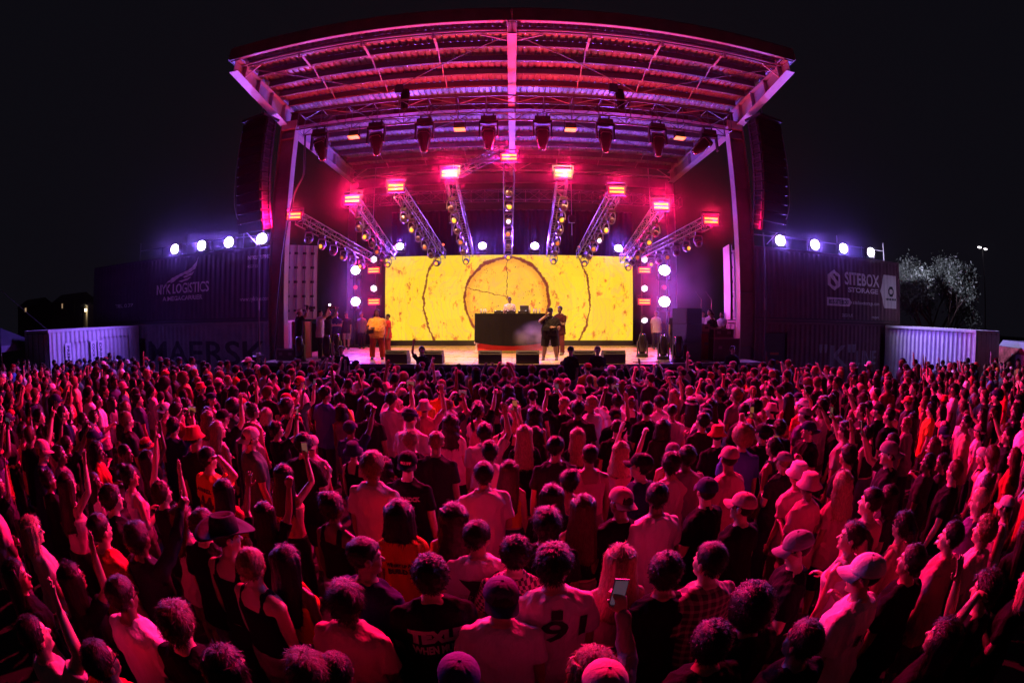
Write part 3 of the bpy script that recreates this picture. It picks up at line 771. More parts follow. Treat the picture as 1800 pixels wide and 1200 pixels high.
polyl(c4, bS, [[(17.24, 4.42), (17.55, 5.2), (18.55, 5.2), (18.55, 3.62), (17.55, 3.62)]])
oct_o, oct_i = [[(18.1 + r * math.sin(a), 4.42 + r * math.cos(a)) for a in [math.pi / 8 + math.pi * i / 4 for i in range(8)]] for r in (.26, .13)]
q_ = polyl(c4, bS, [[oct_o[i], oct_o[(i + 1) % 8], oct_i[(i + 1) % 8], oct_i[i]] for i in range(8)], LETD); q_.location.y -= .003
polyl(c4, bS, [[(17.66 + .12 * i, 4.0), (17.75 + .12 * i, 4.0), (17.75 + .12 * i, 4.1), (17.66 + .12 * i, 4.1)] for i in range(7)], LETD).location.y -= .003
letter(c4, bS, '22G1 US', (14.5, 3.14), (15.2, 3.27)); letter(c4, bS, 'MGW', (16.6, 3.10), (17.1, 3.2))
# door leaves and hoods in the right lower container
t = thing('steel_door', 'dark steel door in the red-brown container near the right column', 'door', (10.62, CY + .12, .1))
ob('leaf', MB().box((0, 0, 1.14), (1.18, .05, 2.26)), mat('dark_door', (.04, .03, .035), .5), t); ob('handle', MB().box((.45, -.04, 1.1), (.05, .04, .2)), ALU, t)
ob('notice', MB().box((.05, -.03, 1.45), (.42, .008, .09)), mat('notice_red', (.6, .12, .05), .6), t); ob('push_plate', MB().box((.22, -.03, 1.1), (.14, .008, .14)), mat('notice_red', (.6, .12, .05), .6), t)
# open container doors beside the stage wings
for sx, px in ((-1, 8.13), (1, 8.33)):
    t = thing('open_container_door', 'open container door with lock rods beside the %s front column' % ('left' if sx < 0 else 'right'), 'container door', (sx * px, 17.0, H1 + .02), 0, 'open container doors')
    t.rotation_euler = (0, 0, rad(38 if sx < 0 else 78))
    if sx < 0: t.scale = (1.3, 1, 1); t.location.y = 16.9
    ob('leaf', MB().box((0, 0, 1.45), (1.12, .05, 2.85)), P_WHT, t)
    for j in range(5): ob('door_panel', MB().box((0, -.035, .32 + j * .565), (1.0, .02, .44)), P_WHT, t)
    for x in (-.36, -.12, .14, .40):
        r_ = ob('lock_rod', MB().tube((x, -.09, .03), (x, -.09, 2.86), .02, n=6), STEELG, t)
        for z in (.35, .9, 1.45, 2.0, 2.55): ob('rod_bracket', MB().box((x - .02, -.08, z), (.11, .06, .09)), DARKMET, r_)
    ob('edge_seal', MB().box((-sx * .57, 0, 1.45), (.03, .08, 2.86)), RUBBER, t)
# white containers running towards the viewer
WX = 17.6
cl = container('white container with open bar hatches at the left of the crowd', (-WX, 10.95, 0), rad(90), 6.05, 2.82, 2.44, P_WHT, name='bar_container')
# local x -> +Y, local y -> -X : front wall faces +X for the left one
cl.children[0].data = wallmesh(6.05 - .16, .14, 2.72, ((1.35, 2.55, .9, 2.28), (3.35, 5.3, .2, 2.38))).mesh('front_wall')
cl.children[0].data.materials.append(P_WHT)
for i, (yy, tx) in enumerate(((1.15, 'PREMIUM'), (2.75, 'COCKTAILS'), (3.22, 'DRINKS'))):
    t = thing('menu_board', 'narrow white menu board %s the white bar container' % ('on the near end of', 'between the hatches of', 'beside the far hatch of')[i], 'sign', (-WX + .05, 10.95 + yy, 1.0), rad(90), 'bar menu boards')
    ob('board', MB().box((0, 0, .62), (.36, .03, 1.28)), mat('menu_white', (.75, .72, .74), .6), t)
    tm_ = fit_text(tx, 1.05, .15, .006); tm_.transform(Matrix.Rotation(rad(-90), 4, 'Z')); tm_.transform(Matrix.Rotation(rad(90), 4, 'X')); tm_.transform(Matrix.Translation((-.08, -.02, 1.15)))
    ob('lettering', tm_, LETD, t)
for i, y in enumerate((12.9, 15.2)):
    t = thing('bar_lamp', 'small amber tube lamp inside the %s hatch of the bar container' % ('near', 'far')[i], 'lamp', (-18.2, y, 1.75), 0, 'bar tube lamps')
    ob('tube', MB().tube((0, 0, -.25), (0, .0, .25), .02, n=6), mat('amber_tube', (1, .5, .1), .4, emis=(1., .35, .05), es=.9), t)
    ob('bracket', MB().box((-.03, 0, 0), (.03, .06, .5)), DARKMET, t)
cr_ = container('white container at the right of the crowd with its grey end facing the viewer', (WX, 17.0, 0), rad(-90), 6.05, 2.82, 2.44, P_WHT, doors=False)
d_ = MB()
for k in range(2): d_.box((6.05 + .02, .12 + .55 + k * 1.1, 1.4), (.04, 1.06, 2.5))
ob('door', d_, P_WHT, cr_)
for y in (.45, .95, 1.5, 2.0): ob('lock_rod', MB().tube((6.08, y, .1), (6.08, y, 2.72), .018, n=6), STEELG, cr_)
# canvas awning / truck beside the left container, banner van at right edge
t = thing('market_tent', 'dark pop-up tent with a pale valance at the far left', 'tent', (-21.6, 10.2, 0), rad(20))
for x in (-1.4, 1.4):
    for y in (-1.4, 1.4): ob('leg', MB().bar((x, y, 0), (x, y, 2.3), .05), STEELG, t)
m = MB().add([(-1.5, -1.5, 2.3), (1.5, -1.5, 2.3), (1.5, 1.5, 2.3), (-1.5, 1.5, 2.3), (0, 0, 3.0)], [(0, 1, 4), (1, 2, 4), (2, 3, 4), (3, 0, 4)])
ob('canopy', m, mat('tent_dark', (.05, .05, .08), .8), t)
for k in range(4):
    R_ = Matrix.Rotation(k * math.pi / 2, 4, 'Z'); ob('valance', MB().add([R_ @ Vector(p) for p in ((-1.5, -1.51, 2.3), (1.5, -1.51, 2.3), (1.5, -1.51, 2.05), (-1.5, -1.51, 2.05))], [(0, 1, 2, 3)]), mat('tent_pale', (.10, .10, .16), .8), t)
cable('guy_wire', 'thin guy wire running from the bar container roof to the upper left', [(-18.6, 11.6, 2.8), (-21, 10.2, 4.4), (-25, 8.4, 6.6)], .012, CHAINM)
t = thing('food_truck', 'painted food truck with a pale roof at the far right edge', 'truck', (21.6, 9.4, 0), rad(-25))
ob('body', MB().box((0, 0, 1.3), (2.2, 4.2, 1.7)), mat('truck_paint', (.45, .08, .12), .5, 0, .05, 5, .95, 2.2), t)
ob('roof', MB().loft([[Vector((x, y, 2.16)) for x, y in ((-1.1, -2.1), (1.1, -2.1), (1.1, 2.1), (-1.1, 2.1))], [Vector((x, y, 2.42)) for x, y in ((-.95, -1.9), (.95, -1.9), (.95, 1.9), (-.95, 1.9))]]), mat('truck_roof', (.22, .22, .32), .5), t)
for y in (-1.4, 1.4):
    for sx in (-1, 1): ob('wheel', MB().tube((sx * 1.0, y, .38), (sx * 1.16, y, .38), .38, n=18), RUBBER, t)
ob('hatch', MB().box((-1.11, 0, 1.5), (.03, 1.6, .8)), mat('truck_hatch', (.5, .35, .45), .5), t)

# ================================================================== flood lamps on the containers
for i, p in enumerate(((307, 441), (354, 436), (402, 430), (460, 424))):
    q = atY(*p, 17.3); q.z = max(q.z, H1 + 3.01 + .36)
    white_lamp('flood_lamp', 'violet-white flood lamp on top of the dark blue container, %s from the left' % ORD9[i], q, (.25, -1, -.28), E_FLOOD, 'flood lamps on the left container', 1.3, 176, VIOF)
for i, p in enumerate(((1372, 432), (1433, 438), (1483, 444), (1531, 450))):
    q = atY(*p, 17.3); q.z = max(q.z, H1 + 3.01 + .36)
    white_lamp('flood_lamp', 'violet-white flood lamp on top of the maroon container, %s from the left' % ORD9[i], q, (-.25 if i < 3 else 1.2, -1, -.28 if i < 3 else -.1), E_FLOOD * (1 if i < 3 else 2.2), 'flood lamps on the right container', 1.3, 176, VIOF if i < 3 else (.70, .62, 1.))
for sx in (-1, 1):
    t = thing('roof_railing', 'thin pipe railing on top of the %s container stack' % ('left' if sx < 0 else 'right'), 'railing', (sx * 9.6, 17.5, H1 + 3.01))
    for k in range(6): ob('post', MB().tube((sx * 1.7 * k, 0, 0), (sx * 1.7 * k, 0, .95 if k % 2 else .6), .02, n=6), ALU, t)
    ob('pipe', MB().tube((0, 0, .55), (sx * 8.5, 0, .55), .02, n=6), ALU, t)

# ================================================================== line array speakers
for sx in (-1, 1):
    t = thing('line_array_speaker', 'tall black curved line array speaker hanging outside the %s column' % ('left' if sx < 0 else 'right'), 'speaker', (sx * 9.25, 14.6, 10.2), rad(sx * 14), 'hanging line arrays')
    y, z, a = 0., 0., rad(-2)
    ob('fly_frame', MB().box((0, 0, .1), (1.2, .9, .1)), DARKMET, t)
    for k in range(12):
        h = .345
        a += rad(.6 + .28 * k * .55)
        c0 = Vector((0, y, z)); dn = Vector((0, math.sin(a), -math.cos(a)))
        mid = c0 + dn * h / 2; R_ = Matrix.Rotation(a, 3, 'X')
        bx = ob('cabinet', MB().box(mid, (1.28, .6, h - .02), R_), mat('speaker_black', (.006, .006, .007), .7, 0, .2, 50, spec=.2), t)
        f = R_ @ Vector((0, -.31, 0))
        ob('grille', MB().box(mid + f, (1.2, .02, h - .06), R_), mat('speaker_grille', (.006, .006, .007), .8, 0, .5, 120, spec=.15), bx)
        for e in (-1, 1):
            ob('rigging_plate', MB().box(mid + R_ @ Vector((e * .66, -.2, 0)), (.03, .08, h - .08), R_).box(mid + R_ @ Vector((e * .66, .2, 0)), (.03, .08, h - .08), R_).box(mid + R_ @ Vector((e * .66, 0, 0)), (.02, .46, .04), R_), mat('rigging_steel', (.012, .012, .013), .5, 0, spec=.3), bx)
        y += dn.y * h; z += dn.z * h
    ob('chain', MB().tube((0, 0, .1), (0, 0, 1.2), .02, n=5), CHAINM, t)
    s_ = 'left' if sx < 0 else 'right'
    cable('rope', 'thin rope hanging from the %s line array to the container roof' % s_, [(sx * 9.9, 14.4, 9.8), (sx * 9.95, 14.45, 8.), (sx * 9.8, 14.6, 6.6), (sx * 10.2, 16.9, 5.95)], .012, CHAINM, 'rope')
    t = thing('light_stand', 'tall thin black mast standing before the %s container stack' % s_, 'mast', (sx * 9.75, 16.4, 0))
    ob('pole', MB().tube((0, 0, 0), (0, 0, 6.3), .035, .025, 8), BLACK, t); ob('sleeve', MB().tube((0, 0, 3.3), (0, 0, 3.75), .045, n=8), ALU, t)
    for k in range(3): ob('leg', MB().tube((0, 0, .8), (.55 * math.cos(k * 2.09), .55 * math.sin(k * 2.09), .02), .02, n=6), BLACK, t)

# ================================================================== things on the stage
t = thing('dj_table', 'long table under a black cloth in front of the yellow screen', 'table', (-.08, 19.2, SZ))
w, h, dpt = 2.75, 1.13, .8
ob('tabletop', MB().box((0, 0, h + .42), (w, dpt, .05)), BLACK, t)
m = MB(); nseg = 90
for i in range(nseg + 1):
    u = i / nseg; P = w + 2 * dpt; s_ = u * P
    if s_ < dpt: x, y = -w / 2 - .02, dpt / 2 - s_
    elif s_ < dpt + w: x, y = -w / 2 + (s_ - dpt), -dpt / 2 - .02
    else: x, y = w / 2 + .02, -dpt / 2 + (s_ - dpt - w)
    sag = .42 - .13 * math.sin(math.pi * min(1, max(0, (x + w / 2) / w))) * (1 if y < -.3 else .4)
    fold = .022 * math.sin(i * 1.1) + .015 * math.sin(i * .43 + 1)
    for j in range(7):
        v = j / 6; k = fold * v
        m.v.append((x + (k if abs(x) > w / 2 - .01 else 0) * (1 if x > 0 else -1), y - (k + .06 * v if y < -dpt / 2 else 0), (h + .445) * (1 - v) + (sag) * v))
    if i:
        for j in range(6): m.f.append(((i - 1) * 7 + j, (i - 1) * 7 + j + 1, i * 7 + j + 1, i * 7 + j)); m.m.append(0)
ob('tablecloth', m, CLOTHB, t, smooth=True)
ob('riser', MB().box((0, .1, .24), (w - .16, dpt + .1, .28)), REDCLOTH, t)
for sx in (-1, 1):
    l_ = ob('leg', MB().bar((sx * (w / 2 - .05), -.25, .1), (sx * (w / 2 - .05), -.25, 1.5), .06), STEELW, t)
    ob('caster', MB().box((sx * (w / 2 - .05), -.3, .42), (.2, .12, .09)).box((sx * (w / 2 - .05), -.3, .24), (.08, .1, .28)).box((sx * (w / 2 - .02), -.3, .06), (.16, .14, .09)), mat('chrome_white', (.8, .8, .8), .25, .6), l_)
for i, x in enumerate((-.45, .05, .5)):
    d = thing('dj_player', 'flat DJ deck on the black table, %s' % ('left one', 'middle one', 'right one')[i], 'dj deck', (-.08 + x, 19.15, SZ + h + .447), 0, 'decks on the DJ table')
    ob('body', MB().box((0, 0, .05), (.36, .4, .1)), BLACK, d); ob('jog_wheel', MB().tube((0, -.02, .1), (0, -.02, .12), .1, n=18), ALU, d); ob('buttons', MB().box((-.13, -.15, .105), (.04, .06, .01)).box((.13, -.1, .105), (.03, .14, .01)), LENS_WHT, d)
for i, (x, hh) in enumerate(((-1.15, .22), (-1.05, .2), (-.97, .22), (.78, .34), (.95, .2), (1.05, .22), (1.18, .2))):
    d = thing('bottle', 'small bottle on the DJ table, %s from the left' % ORD9[i], 'bottle', (-.08 + x, 19.05, SZ + h + .447), 0, 'bottles on the DJ table')
    rr = lambda z, r: [Vector((r * math.cos(a), r * math.sin(a), z)) for a in [2 * math.pi * k / 10 for k in range(10)]]
    ob('glass', MB().loft([rr(0, .032), rr(hh * .6, .032), rr(hh * .75, .014), rr(hh * .93, .013)]), mat('bottle_pale', (.6, .55, .6), .15), d, smooth=True); ob('bottle_cap', MB().tube((0, 0, hh * .93), (0, 0, hh), .015, n=8), REDCLOTH, d)
d = thing('laptop', 'open dark laptop at the right of the DJ table', 'laptop', (.55, 19.3, SZ + h + .447), rad(-15))
ob('keyboard', MB().box((0, 0, .06), (.36, .25, .02)), BLACK, d); ob('lid', MB().box((0, -.2, .19), (.36, .02, .25), Matrix.Rotation(rad(18), 3, 'X')), DARKMET, d); ob('stand', MB().box((0, 0, .025), (.3, .2, .05)), DARKMET, d)

WDG = [Vector((0, y, z)) for y, z in ((-.28, 0), (.28, 0), (.30, .12), (.05, .40), (-.2, .42), (-.30, .3))]
def wedge_mesh():
    m = MB(); m.loft([[p + Vector((x, 0, 0)) for p in WDG] for x in (-.36, -.34, .34, .36)]); return m.mesh('cabinet')
WM = wedge_mesh(); WG = MB().box((0, -.27, .36), (.60, .02, .02)).box((0, -.305, .16), (.62, .012, .24)).mesh('front_panel')
for i, (px, yy) in enumerate(((700, 14.98), (760, 14.98), (862, 14.98), (927, 14.98), (1024, 14.98), (1077, 14.98))):
    x = atY(px, 635, 14.98).x
    t = thing('stage_monitor', 'black wedge monitor on the stage front, %s from the left' % ORD9[i], 'speaker', (x, yy, SZ), 0, 'wedge monitors along the stage front')
    ob('cabinet', WM, mat('speaker_texture_black', (.03, .028, .03), .55, 0, .3, 60), t); ob('front_panel', WG, mat('speaker_grille2', (.035, .032, .035), .5, .2, .4, 100), t)
    ob('handle', MB().box((.362, 0, .2), (.01, .16, .05)), DARKMET, t)
# side fill speaker and cases
t = thing('side_fill_speaker', 'tall black side-fill speaker stack at the right of the stage', 'speaker', (5.95, 15.4, SZ), rad(24))
for k, hh in ((0, .62), (1, .62), (2, .52)):
    z0 = (0, .63, 1.26)[k]
    cb = ob('cabinet', MB().box((0, 0, z0 + hh / 2), (.74, .72, hh)), mat('speaker_texture_black', (.03, .028, .03), .55), t)
    ob('grille', MB().box((-.375, 0, z0 + hh / 2), (.012, .64, hh - .06)), mat('speaker_grille2', (.035, .032, .035), .5), cb)
    ob('handle', MB().box((.1, -.363, z0 + hh * .6), (.2, .01, .07)), DARKMET, cb)
CASE = mat('case_black', (.02, .02, .022), .4, 0, .1, 30)
def road_case(label, loc, sz, rz=0, col=None):
    t = thing('road_case', label, 'road case', loc, rz, 'road cases at the stage side'); w, d, h = sz
    ob('box', MB().box((0, 0, h / 2), (w - .03, d - .03, h - .03)), col or CASE, t)
    for x in (-1, 1):
        for y in (-1, 1): ob('edge_rail', MB().box((x * (w / 2 - .015), y * (d / 2 - .015), h / 2), (.034, .034, h)), ALU, t)
    for z in (.016, h - .016):
        for y in (-1, 1): ob('edge_rail', MB().box((0, y * (d / 2 - .015), z), (w - .07, .034, .034)), ALU, t)
    for x in (-.25, .25): ob('latch', MB().box((x * w, -d / 2 - .003, h * .6), (.14, .012, .1)), ALU, t)
road_case('large black road case behind the right wedge monitors', (7.4, 15.5, SZ), (1.05, .7, .78))
road_case('flat black road case on top of the large road case', (7.3, 15.5, SZ + .785), (.8, .6, .32))
road_case('orange-lit red case beside the side-fill speaker', (6.65, 15.9, SZ), (.5, .6, .95), col=mat('case_red', (.35, .05, .05), .5))
road_case('small pale mixing case on top of the red case', (6.65, 15.9, SZ + .955), (.55, .6, .3), col=mat('case_pale', (.4, .3, .3), .5))
road_case('dark road case under the left camera operator corner', (-7.9, 15.4, SZ), (.8, .5, .4))
road_case('tall pink-lit case behind the left camera operator', (-7.75, 16.3, SZ), (.55, .6, 1.35), col=mat('case_red', (.35, .05, .05), .5))
# upright floor fixtures
PB = MB(); pr = lambda z, rx, ry: [Vector((rx * math.cos(a), ry * math.sin(a), z)) for a in [2 * math.pi * i / 14 for i in range(14)]]
PB = PB.loft([pr(.14, .10, .11), pr(.22, .15, .14), pr(.5, .17, .15), pr(.75, .14, .13), pr(.86, .10, .10)]).mesh('housing', True)
PBB = MB().loft([pr(0, .24, .2), pr(.12, .22, .18), pr(.15, .1, .1)]).mesh('base')
for i, (px, py, Y) in enumerate(((592, 620, 17.2), (575, 628, 15.6), (527, 636, 14.95), (1129, 622, 17.0), (1166, 627, 15.9), (1192, 634, 15.0))):
    x = atY(px, py, Y).x
    t = thing('floor_moving_light', 'black upright floor light on the %s of the stage, %s' % ('left side' if i < 3 else 'right side', ('farthest back', 'middle', 'nearest the front edge')[i % 3]), 'stage light', (x, Y, SZ), 0, 'upright floor lights')
    ob('base', PBB, BLACK, t); ob('housing', PB, mat('gloss_black', (.02, .018, .02), .22), t); ob('yoke', MB().box((-.19, 0, .35), (.03, .12, .45)).box((.19, 0, .35), (.03, .12, .45)), BLACK, t)
cable('stage_cable', 'black cables lying along the right stage front', [(3.9, 15.0, SZ + .012), (4.5, 14.9, SZ + .012), (5.0, 15.2, SZ + .012), (5.6, 14.85, SZ + .012), (6.8, 14.9, SZ + .012), (7.5, 15.1, SZ + .012)], .012, RUBBER)
cable('stage_cable', 'black cable looping on the stage floor near the left wedge', [(-6.5, 15.1, SZ + .012), (-5.6, 14.8, SZ + .012), (-5.0, 14.95, SZ + .012), (-5.6, 15.25, SZ + .012), (-6.6, 14.9, SZ + .012), (-7.4, 15.0, SZ + .012)], .012, RUBBER)

# ================================================================== far things
def tree(name, label, base, H, R, nl, seed, lm, tall=1.0):
    rg = random.Random(seed); t = thing(name, label, 'tree', base)
    tr = MB(); tr.tube((0, 0, 0), (0, 0, H * .3), .25, .2, 9)
    tips = []
    def limb(p, d, L, r, dep):
        q = p + d * L; tr.tube(p, q, r, r * .65, 6, caps=False)
        if dep == 0: tips.append(q); return
        for k in range(3 if dep > 1 else 3):
            nd = (d + Vector((rg.uniform(-.65, .65), rg.uniform(-.65, .65), rg.uniform(-.1, .6)))).normalized()
            limb(q, nd, L * rg.uniform(.6, .85), r * .6, dep - 1)
    for k in range(7):
        a = k * 2.4
        limb(Vector((0, 0, H * (.12 + .03 * k))), Vector((math.cos(a) * .9, math.sin(a) * .9, .9 + .25 * (k % 3))).normalized(), H * .2, .11, 3)
    ob('trunk', tr, mat('bark', (.09, .06, .045), .85, 0, .4, 12), t, smooth=True)
    m = MB(); per = max(1, nl // len(tips))
    for q in tips:
        if q.z < H * .12: continue
        for k in range(per):
            p = q + Vector((rg.gauss(0, R * .062), rg.gauss(0, R * .062), rg.gauss(0, R * .062)))
            n_ = Vector((rg.gauss(0, 1), rg.gauss(0, 1), rg.gauss(.4, 1))).normalized(); u = n_.orthogonal().normalized(); v = n_.cross(u); s_ = rg.uniform(.06, .125)
            a = rg.uniform(0, 6.28); u, v = u * math.cos(a) + v * math.sin(a), v * math.cos(a) - u * math.sin(a)
            m.add([p - u * s_, p - v * s_ * .45, p + u * s_, p + v * s_ * .45], [(0, 1, 2, 3)])
    tag(ob('crown', m, lm, t), kind='stuff'); return t
LEAF = mat('grey_green_leaves', (.15, .19, .14), .5, 0, 0, 1, .4, 2.5)
tree('leafy_tree', 'pale leafy tree rising behind the white container on the right', (23.6, 17.9, 0), 8.0, 4.3, 34000, 4, LEAF)
# lit lamp pole and small lit building
t = thing('street_lamp', 'distant lit street lamp on a thin pole at the far right', 'street lamp', (50.6, 30, 0))
ob('pole', MB().tube((0, 0, 0), (0, 0, 11.3), .1, .06, 8), STEELG, t)
for sx in (-1, 1):
    ob('arm', MB().bar((0, 0, 11.2), (sx * .7, 0, 11.35), .06), STEELG, t); ob('lamp_head', MB().box((sx * .8, 0, 11.35), (.5, .3, .14)), mat('street_lamp_glow', (1, 1, 1), .4, emis=(1, .92, .95), es=3.5), t)
t = thing('brick_shed', 'small brick hut with a wall lamp behind the bar container', 'building', (-23.6, 19.4, 0), rad(-30))
ob('wall', MB().box((0, 0, 2.0), (2.6, 2.6, 4.0)), mat('hut_brick', (.22, .18, .14), .8, 0, .4, 20, .3, 6), t); ob('roof', MB().box((0, 0, 4.06), (2.9, 2.9, .12)), DARKMET, t)
wl = ob('wall_lamp', MB().box((.7, -1.36, 3.75), (.2, .12, .14)), mat('wall_lamp_glow', (1, .9, .6), .4, emis=(1, .86, .55), es=6), t)
lamp('POINT', t, (.7, -1.55, 3.7), (1, .8, .45), 14, size=.06)
for i, (px, py) in enumerate(((46, 504), (110, 509))):
    q = atY(px, py, 52)
    t = thing('far_house', 'dark distant house with one lit window, %s of two' % ('left' if i == 0 else 'right'), 'building', (q.x, 52, 0), 0, 'far dark houses')
    ob('wall', MB().box((0, 3, 3.4), (9, 5.9, 6.8)), mat('far_wall', (.05, .045, .04), .9), t); ob('roof', MB().loft([[Vector((x, y, 6.8)) for x, y in ((-4.8, -.2), (4.8, -.2), (4.8, 6.2), (-4.8, 6.2))], [Vector((x, y, 8.4)) for x, y in ((-4.6, 2.9), (4.6, 2.9), (4.6, 3.1), (-4.6, 3.1))]]), mat('far_roof', (.03, .03, .03), .9), t)
    ob('window', MB().box((0, -.01, min(6.2, q.z)), (.8 if i == 0 else .4, .04, .8)), mat('far_window', (1, .7, .4), .5, emis=(1, .62, .32), es=.35), t)
# ================================================================== people
SKIN = mat('skin', objcol=True, rough=.40, bump=.06, bs=120, var=.12, vs=14)
EYE = mat('eye_dark', (.02, .012, .01), .2)
LIP = mat('lip', (.28, .09, .08), .4)
HAIRM = mat('hair', objcol=True, rough=.38, bump=.35, bs=160, stretch=(1, 1, .2), var=.5, vs=90, spec=.16)
CLOTH = mat('cotton', objcol=True, rough=.92, spec=.06, bump=.9, bs=10, var=.10, vs=9, stretch=(1.6, 1.6, .7))
DENIM = mat('denim', objcol=True, rough=.9, spec=.1, bump=.3, bs=30, var=.2, vs=12)
HATM = mat('hat_fabric', objcol=True, rough=.85, spec=.1, bump=.2, bs=60, var=.08, vs=20)
SHOE = mat('shoe', (.06, .06, .06), .6)
def pattern_mat(name, kind, ca, cb):
    m = bpy.data.materials.new(name); MATS[name] = m; N, L = nt(m); b = N['Principled BSDF']; b.inputs['Roughness'].default_value = .85
    tc = N.new('ShaderNodeTexCoord'); sp = N.new('ShaderNodeSeparateXYZ'); L.new(tc.outputs['Object'], sp.inputs[0])
    S = lambda v, k: nn(N, L, 'SINE', nn(N, L, 'MULTIPLY', v, k))
    if kind == 'stripe': f = nn(N, L, 'GREATER_THAN', S(sp.outputs[2], 150.), .1)
    elif kind == 'plaid':
        f1 = nn(N, L, 'GREATER_THAN', S(sp.outputs[2], 120.), .35); f2 = nn(N, L, 'GREATER_THAN', S(sp.outputs[0], 120.), .35); f = nn(N, L, 'MULTIPLY', nn(N, L, 'ADD', f1, f2), .5)
    elif kind == 'ikat': f = nn(N, L, 'GREATER_THAN', nn(N, L, 'MULTIPLY', S(sp.outputs[2], 130.), S(nn(N, L, 'ADD', sp.outputs[0], nn(N, L, 'MULTIPLY', sp.outputs[2], .3)), 170.)), .0)
    else: f = nn(N, L, 'GREATER_THAN', S(sp.outputs[2], 60.), 0.)
    x = N.new('ShaderNodeMix'); x.data_type = 'RGBA'; L.new(f, x.inputs[0]); x.inputs[6].default_value = (*ca, 1); x.inputs[7].default_value = (*cb, 1); L.new(x.outputs[2], b.inputs['Base Color'])
    n2 = N.new('ShaderNodeTexNoise'); n2.inputs['Scale'].default_value = 11; L.new(tc.outputs['Object'], n2.inputs['Vector']); bp = N.new('ShaderNodeBump'); bp.inputs['Strength'].default_value = .35; bp.inputs['Distance'].default_value = .02
    L.new(n2.outputs['Fac'], bp.inputs['Height']); L.new(bp.outputs[0], b.inputs['Normal']); return m
PATS = {'striped': pattern_mat('striped_knit', 'stripe', (.55, .53, .55), (.03, .03, .05)), 'plaid': pattern_mat('plaid_cotton', 'plaid', (.05, .03, .04), (.38, .2, .22)), 'patterned': pattern_mat('ikat_cotton', 'ikat', (.06, .03, .04), (.5, .25, .28))}

def evald(me, mods):
    o = bpy.data.objects.new('tmp', me)
    for ty, kw in mods:
        md = o.modifiers.new(ty, ty)
        for k, v in kw.items(): setattr(md, k, v)
    r = bake(o); bpy.data.meshes.remove(me)
    r.polygons.foreach_set('use_smooth', [True] * len(r.polygons)); return r

HC = Vector((0, 0, 1.63))       # head centre, ear level
def sring(z, hw, hd, yo=0., n=24, p=2.4, x0=0.):
    r = []
    for i in range(n):
        a = 2 * math.pi * i / n; c, s = math.cos(a), math.sin(a)
        r.append(Vector((x0 + hw * math.copysign(abs(c) ** (2 / p), c), yo + hd * math.copysign(abs(s) ** (2 / p), s), z)))
    return r
SHAPES = {
 'M': dict(sw=.187, rings=[(.84, .165, .115, -.01), (.93, .168, .12, -.012), (1.02, .155, .108, 0), (1.12, .158, .108, .006), (1.22, .172, .115, .01), (1.32, .185, .118, .006), (1.39, .18, .105, -.004), (1.43, .145, .085, -.012), (1.462, .085, .068, -.016), (1.50, .062, .06, -.014)], arm=(.052, .041, .028), neck=.057, leg=(.085, .058, .04)),
 'F': dict(sw=.158, rings=[(.84, .168, .118, -.015), (.93, .172, .122, -.015), (1.02, .142, .10, 0), (1.10, .128, .092, .004), (1.20, .138, .102, .012), (1.29, .152, .122, .018), (1.37, .152, .098, 0), (1.425, .128, .078, -.012), (1.46, .08, .06, -.016), (1.50, .05, .052, -.012)], arm=(.043, .035, .024), neck=.047, leg=(.085, .055, .037)),
 'H': dict(sw=.225, rings=[(.80, .22, .19, .02), (.90, .25, .235, .05), (1.0, .262, .265, .065), (1.10, .255, .25, .055), (1.20, .235, .205, .035), (1.31, .215, .165, .015), (1.37, .185, .13, -.002), (1.41, .14, .10, -.012), (1.445, .095, .08, -.016), (1.50, .07, .068, -.012)], arm=(.075, .056, .036), neck=.07, leg=(.125, .08, .055))}
ARMS = {  # upper-arm dir, forearm dir, hand dir (None = forearm), palm normal, finger curl ; x is outward
 'down': ((.14, .02, -1), (.06, .24, -.95), None, (-1, 0, 0), .5), 'bent': ((.18, .02, -1), (-.38, .85, .30), None, (-.3, 0, -1), .9),
 'cup': ((.22, .12, -1), (-.22, .7, .70), None, (-1, .3, 0), 1.1), 'up': ((.42, .48, .72), (-.16, .12, 1), None, (0, 1, -.1), .15),
 'phone': ((.2, .78, .30), (-.12, .38, .92), None, (-.4, .9, -.3), .95), 'phone2': ((.15, .78, .45), (-.36, .32, .88), None, (-.5, .8, -.3), .95),
 'cross': ((.12, .28, -1), (-.95, .38, .10), None, (0, -1, 0), .7), 'point': ((.22, .62, .72), (0, .55, .85), None, (0, .7, -.7), 1.4),
 'head': ((.78, .08, .50), (-.72, -.12, .62), (-.9, -.1, -.1), (-.2, 0, -1), .5), 'mic': ((.25, .7, -.10), (-.80, -.33, .80), None, (-1, .1, .2), 1.4),
 'hip': ((.55, -.12, -.8), (-.52, .42, -.55), None, (-1, 0, -.2), .8), 'fist': ((.28, .3, .9), (.04, .25, 1), None, (0, 1, 0), 1.7),
 'belly': ((.30, .30, -.95), (-.55, .80, .12), None, (-.4, -.6, -.6), .8)}
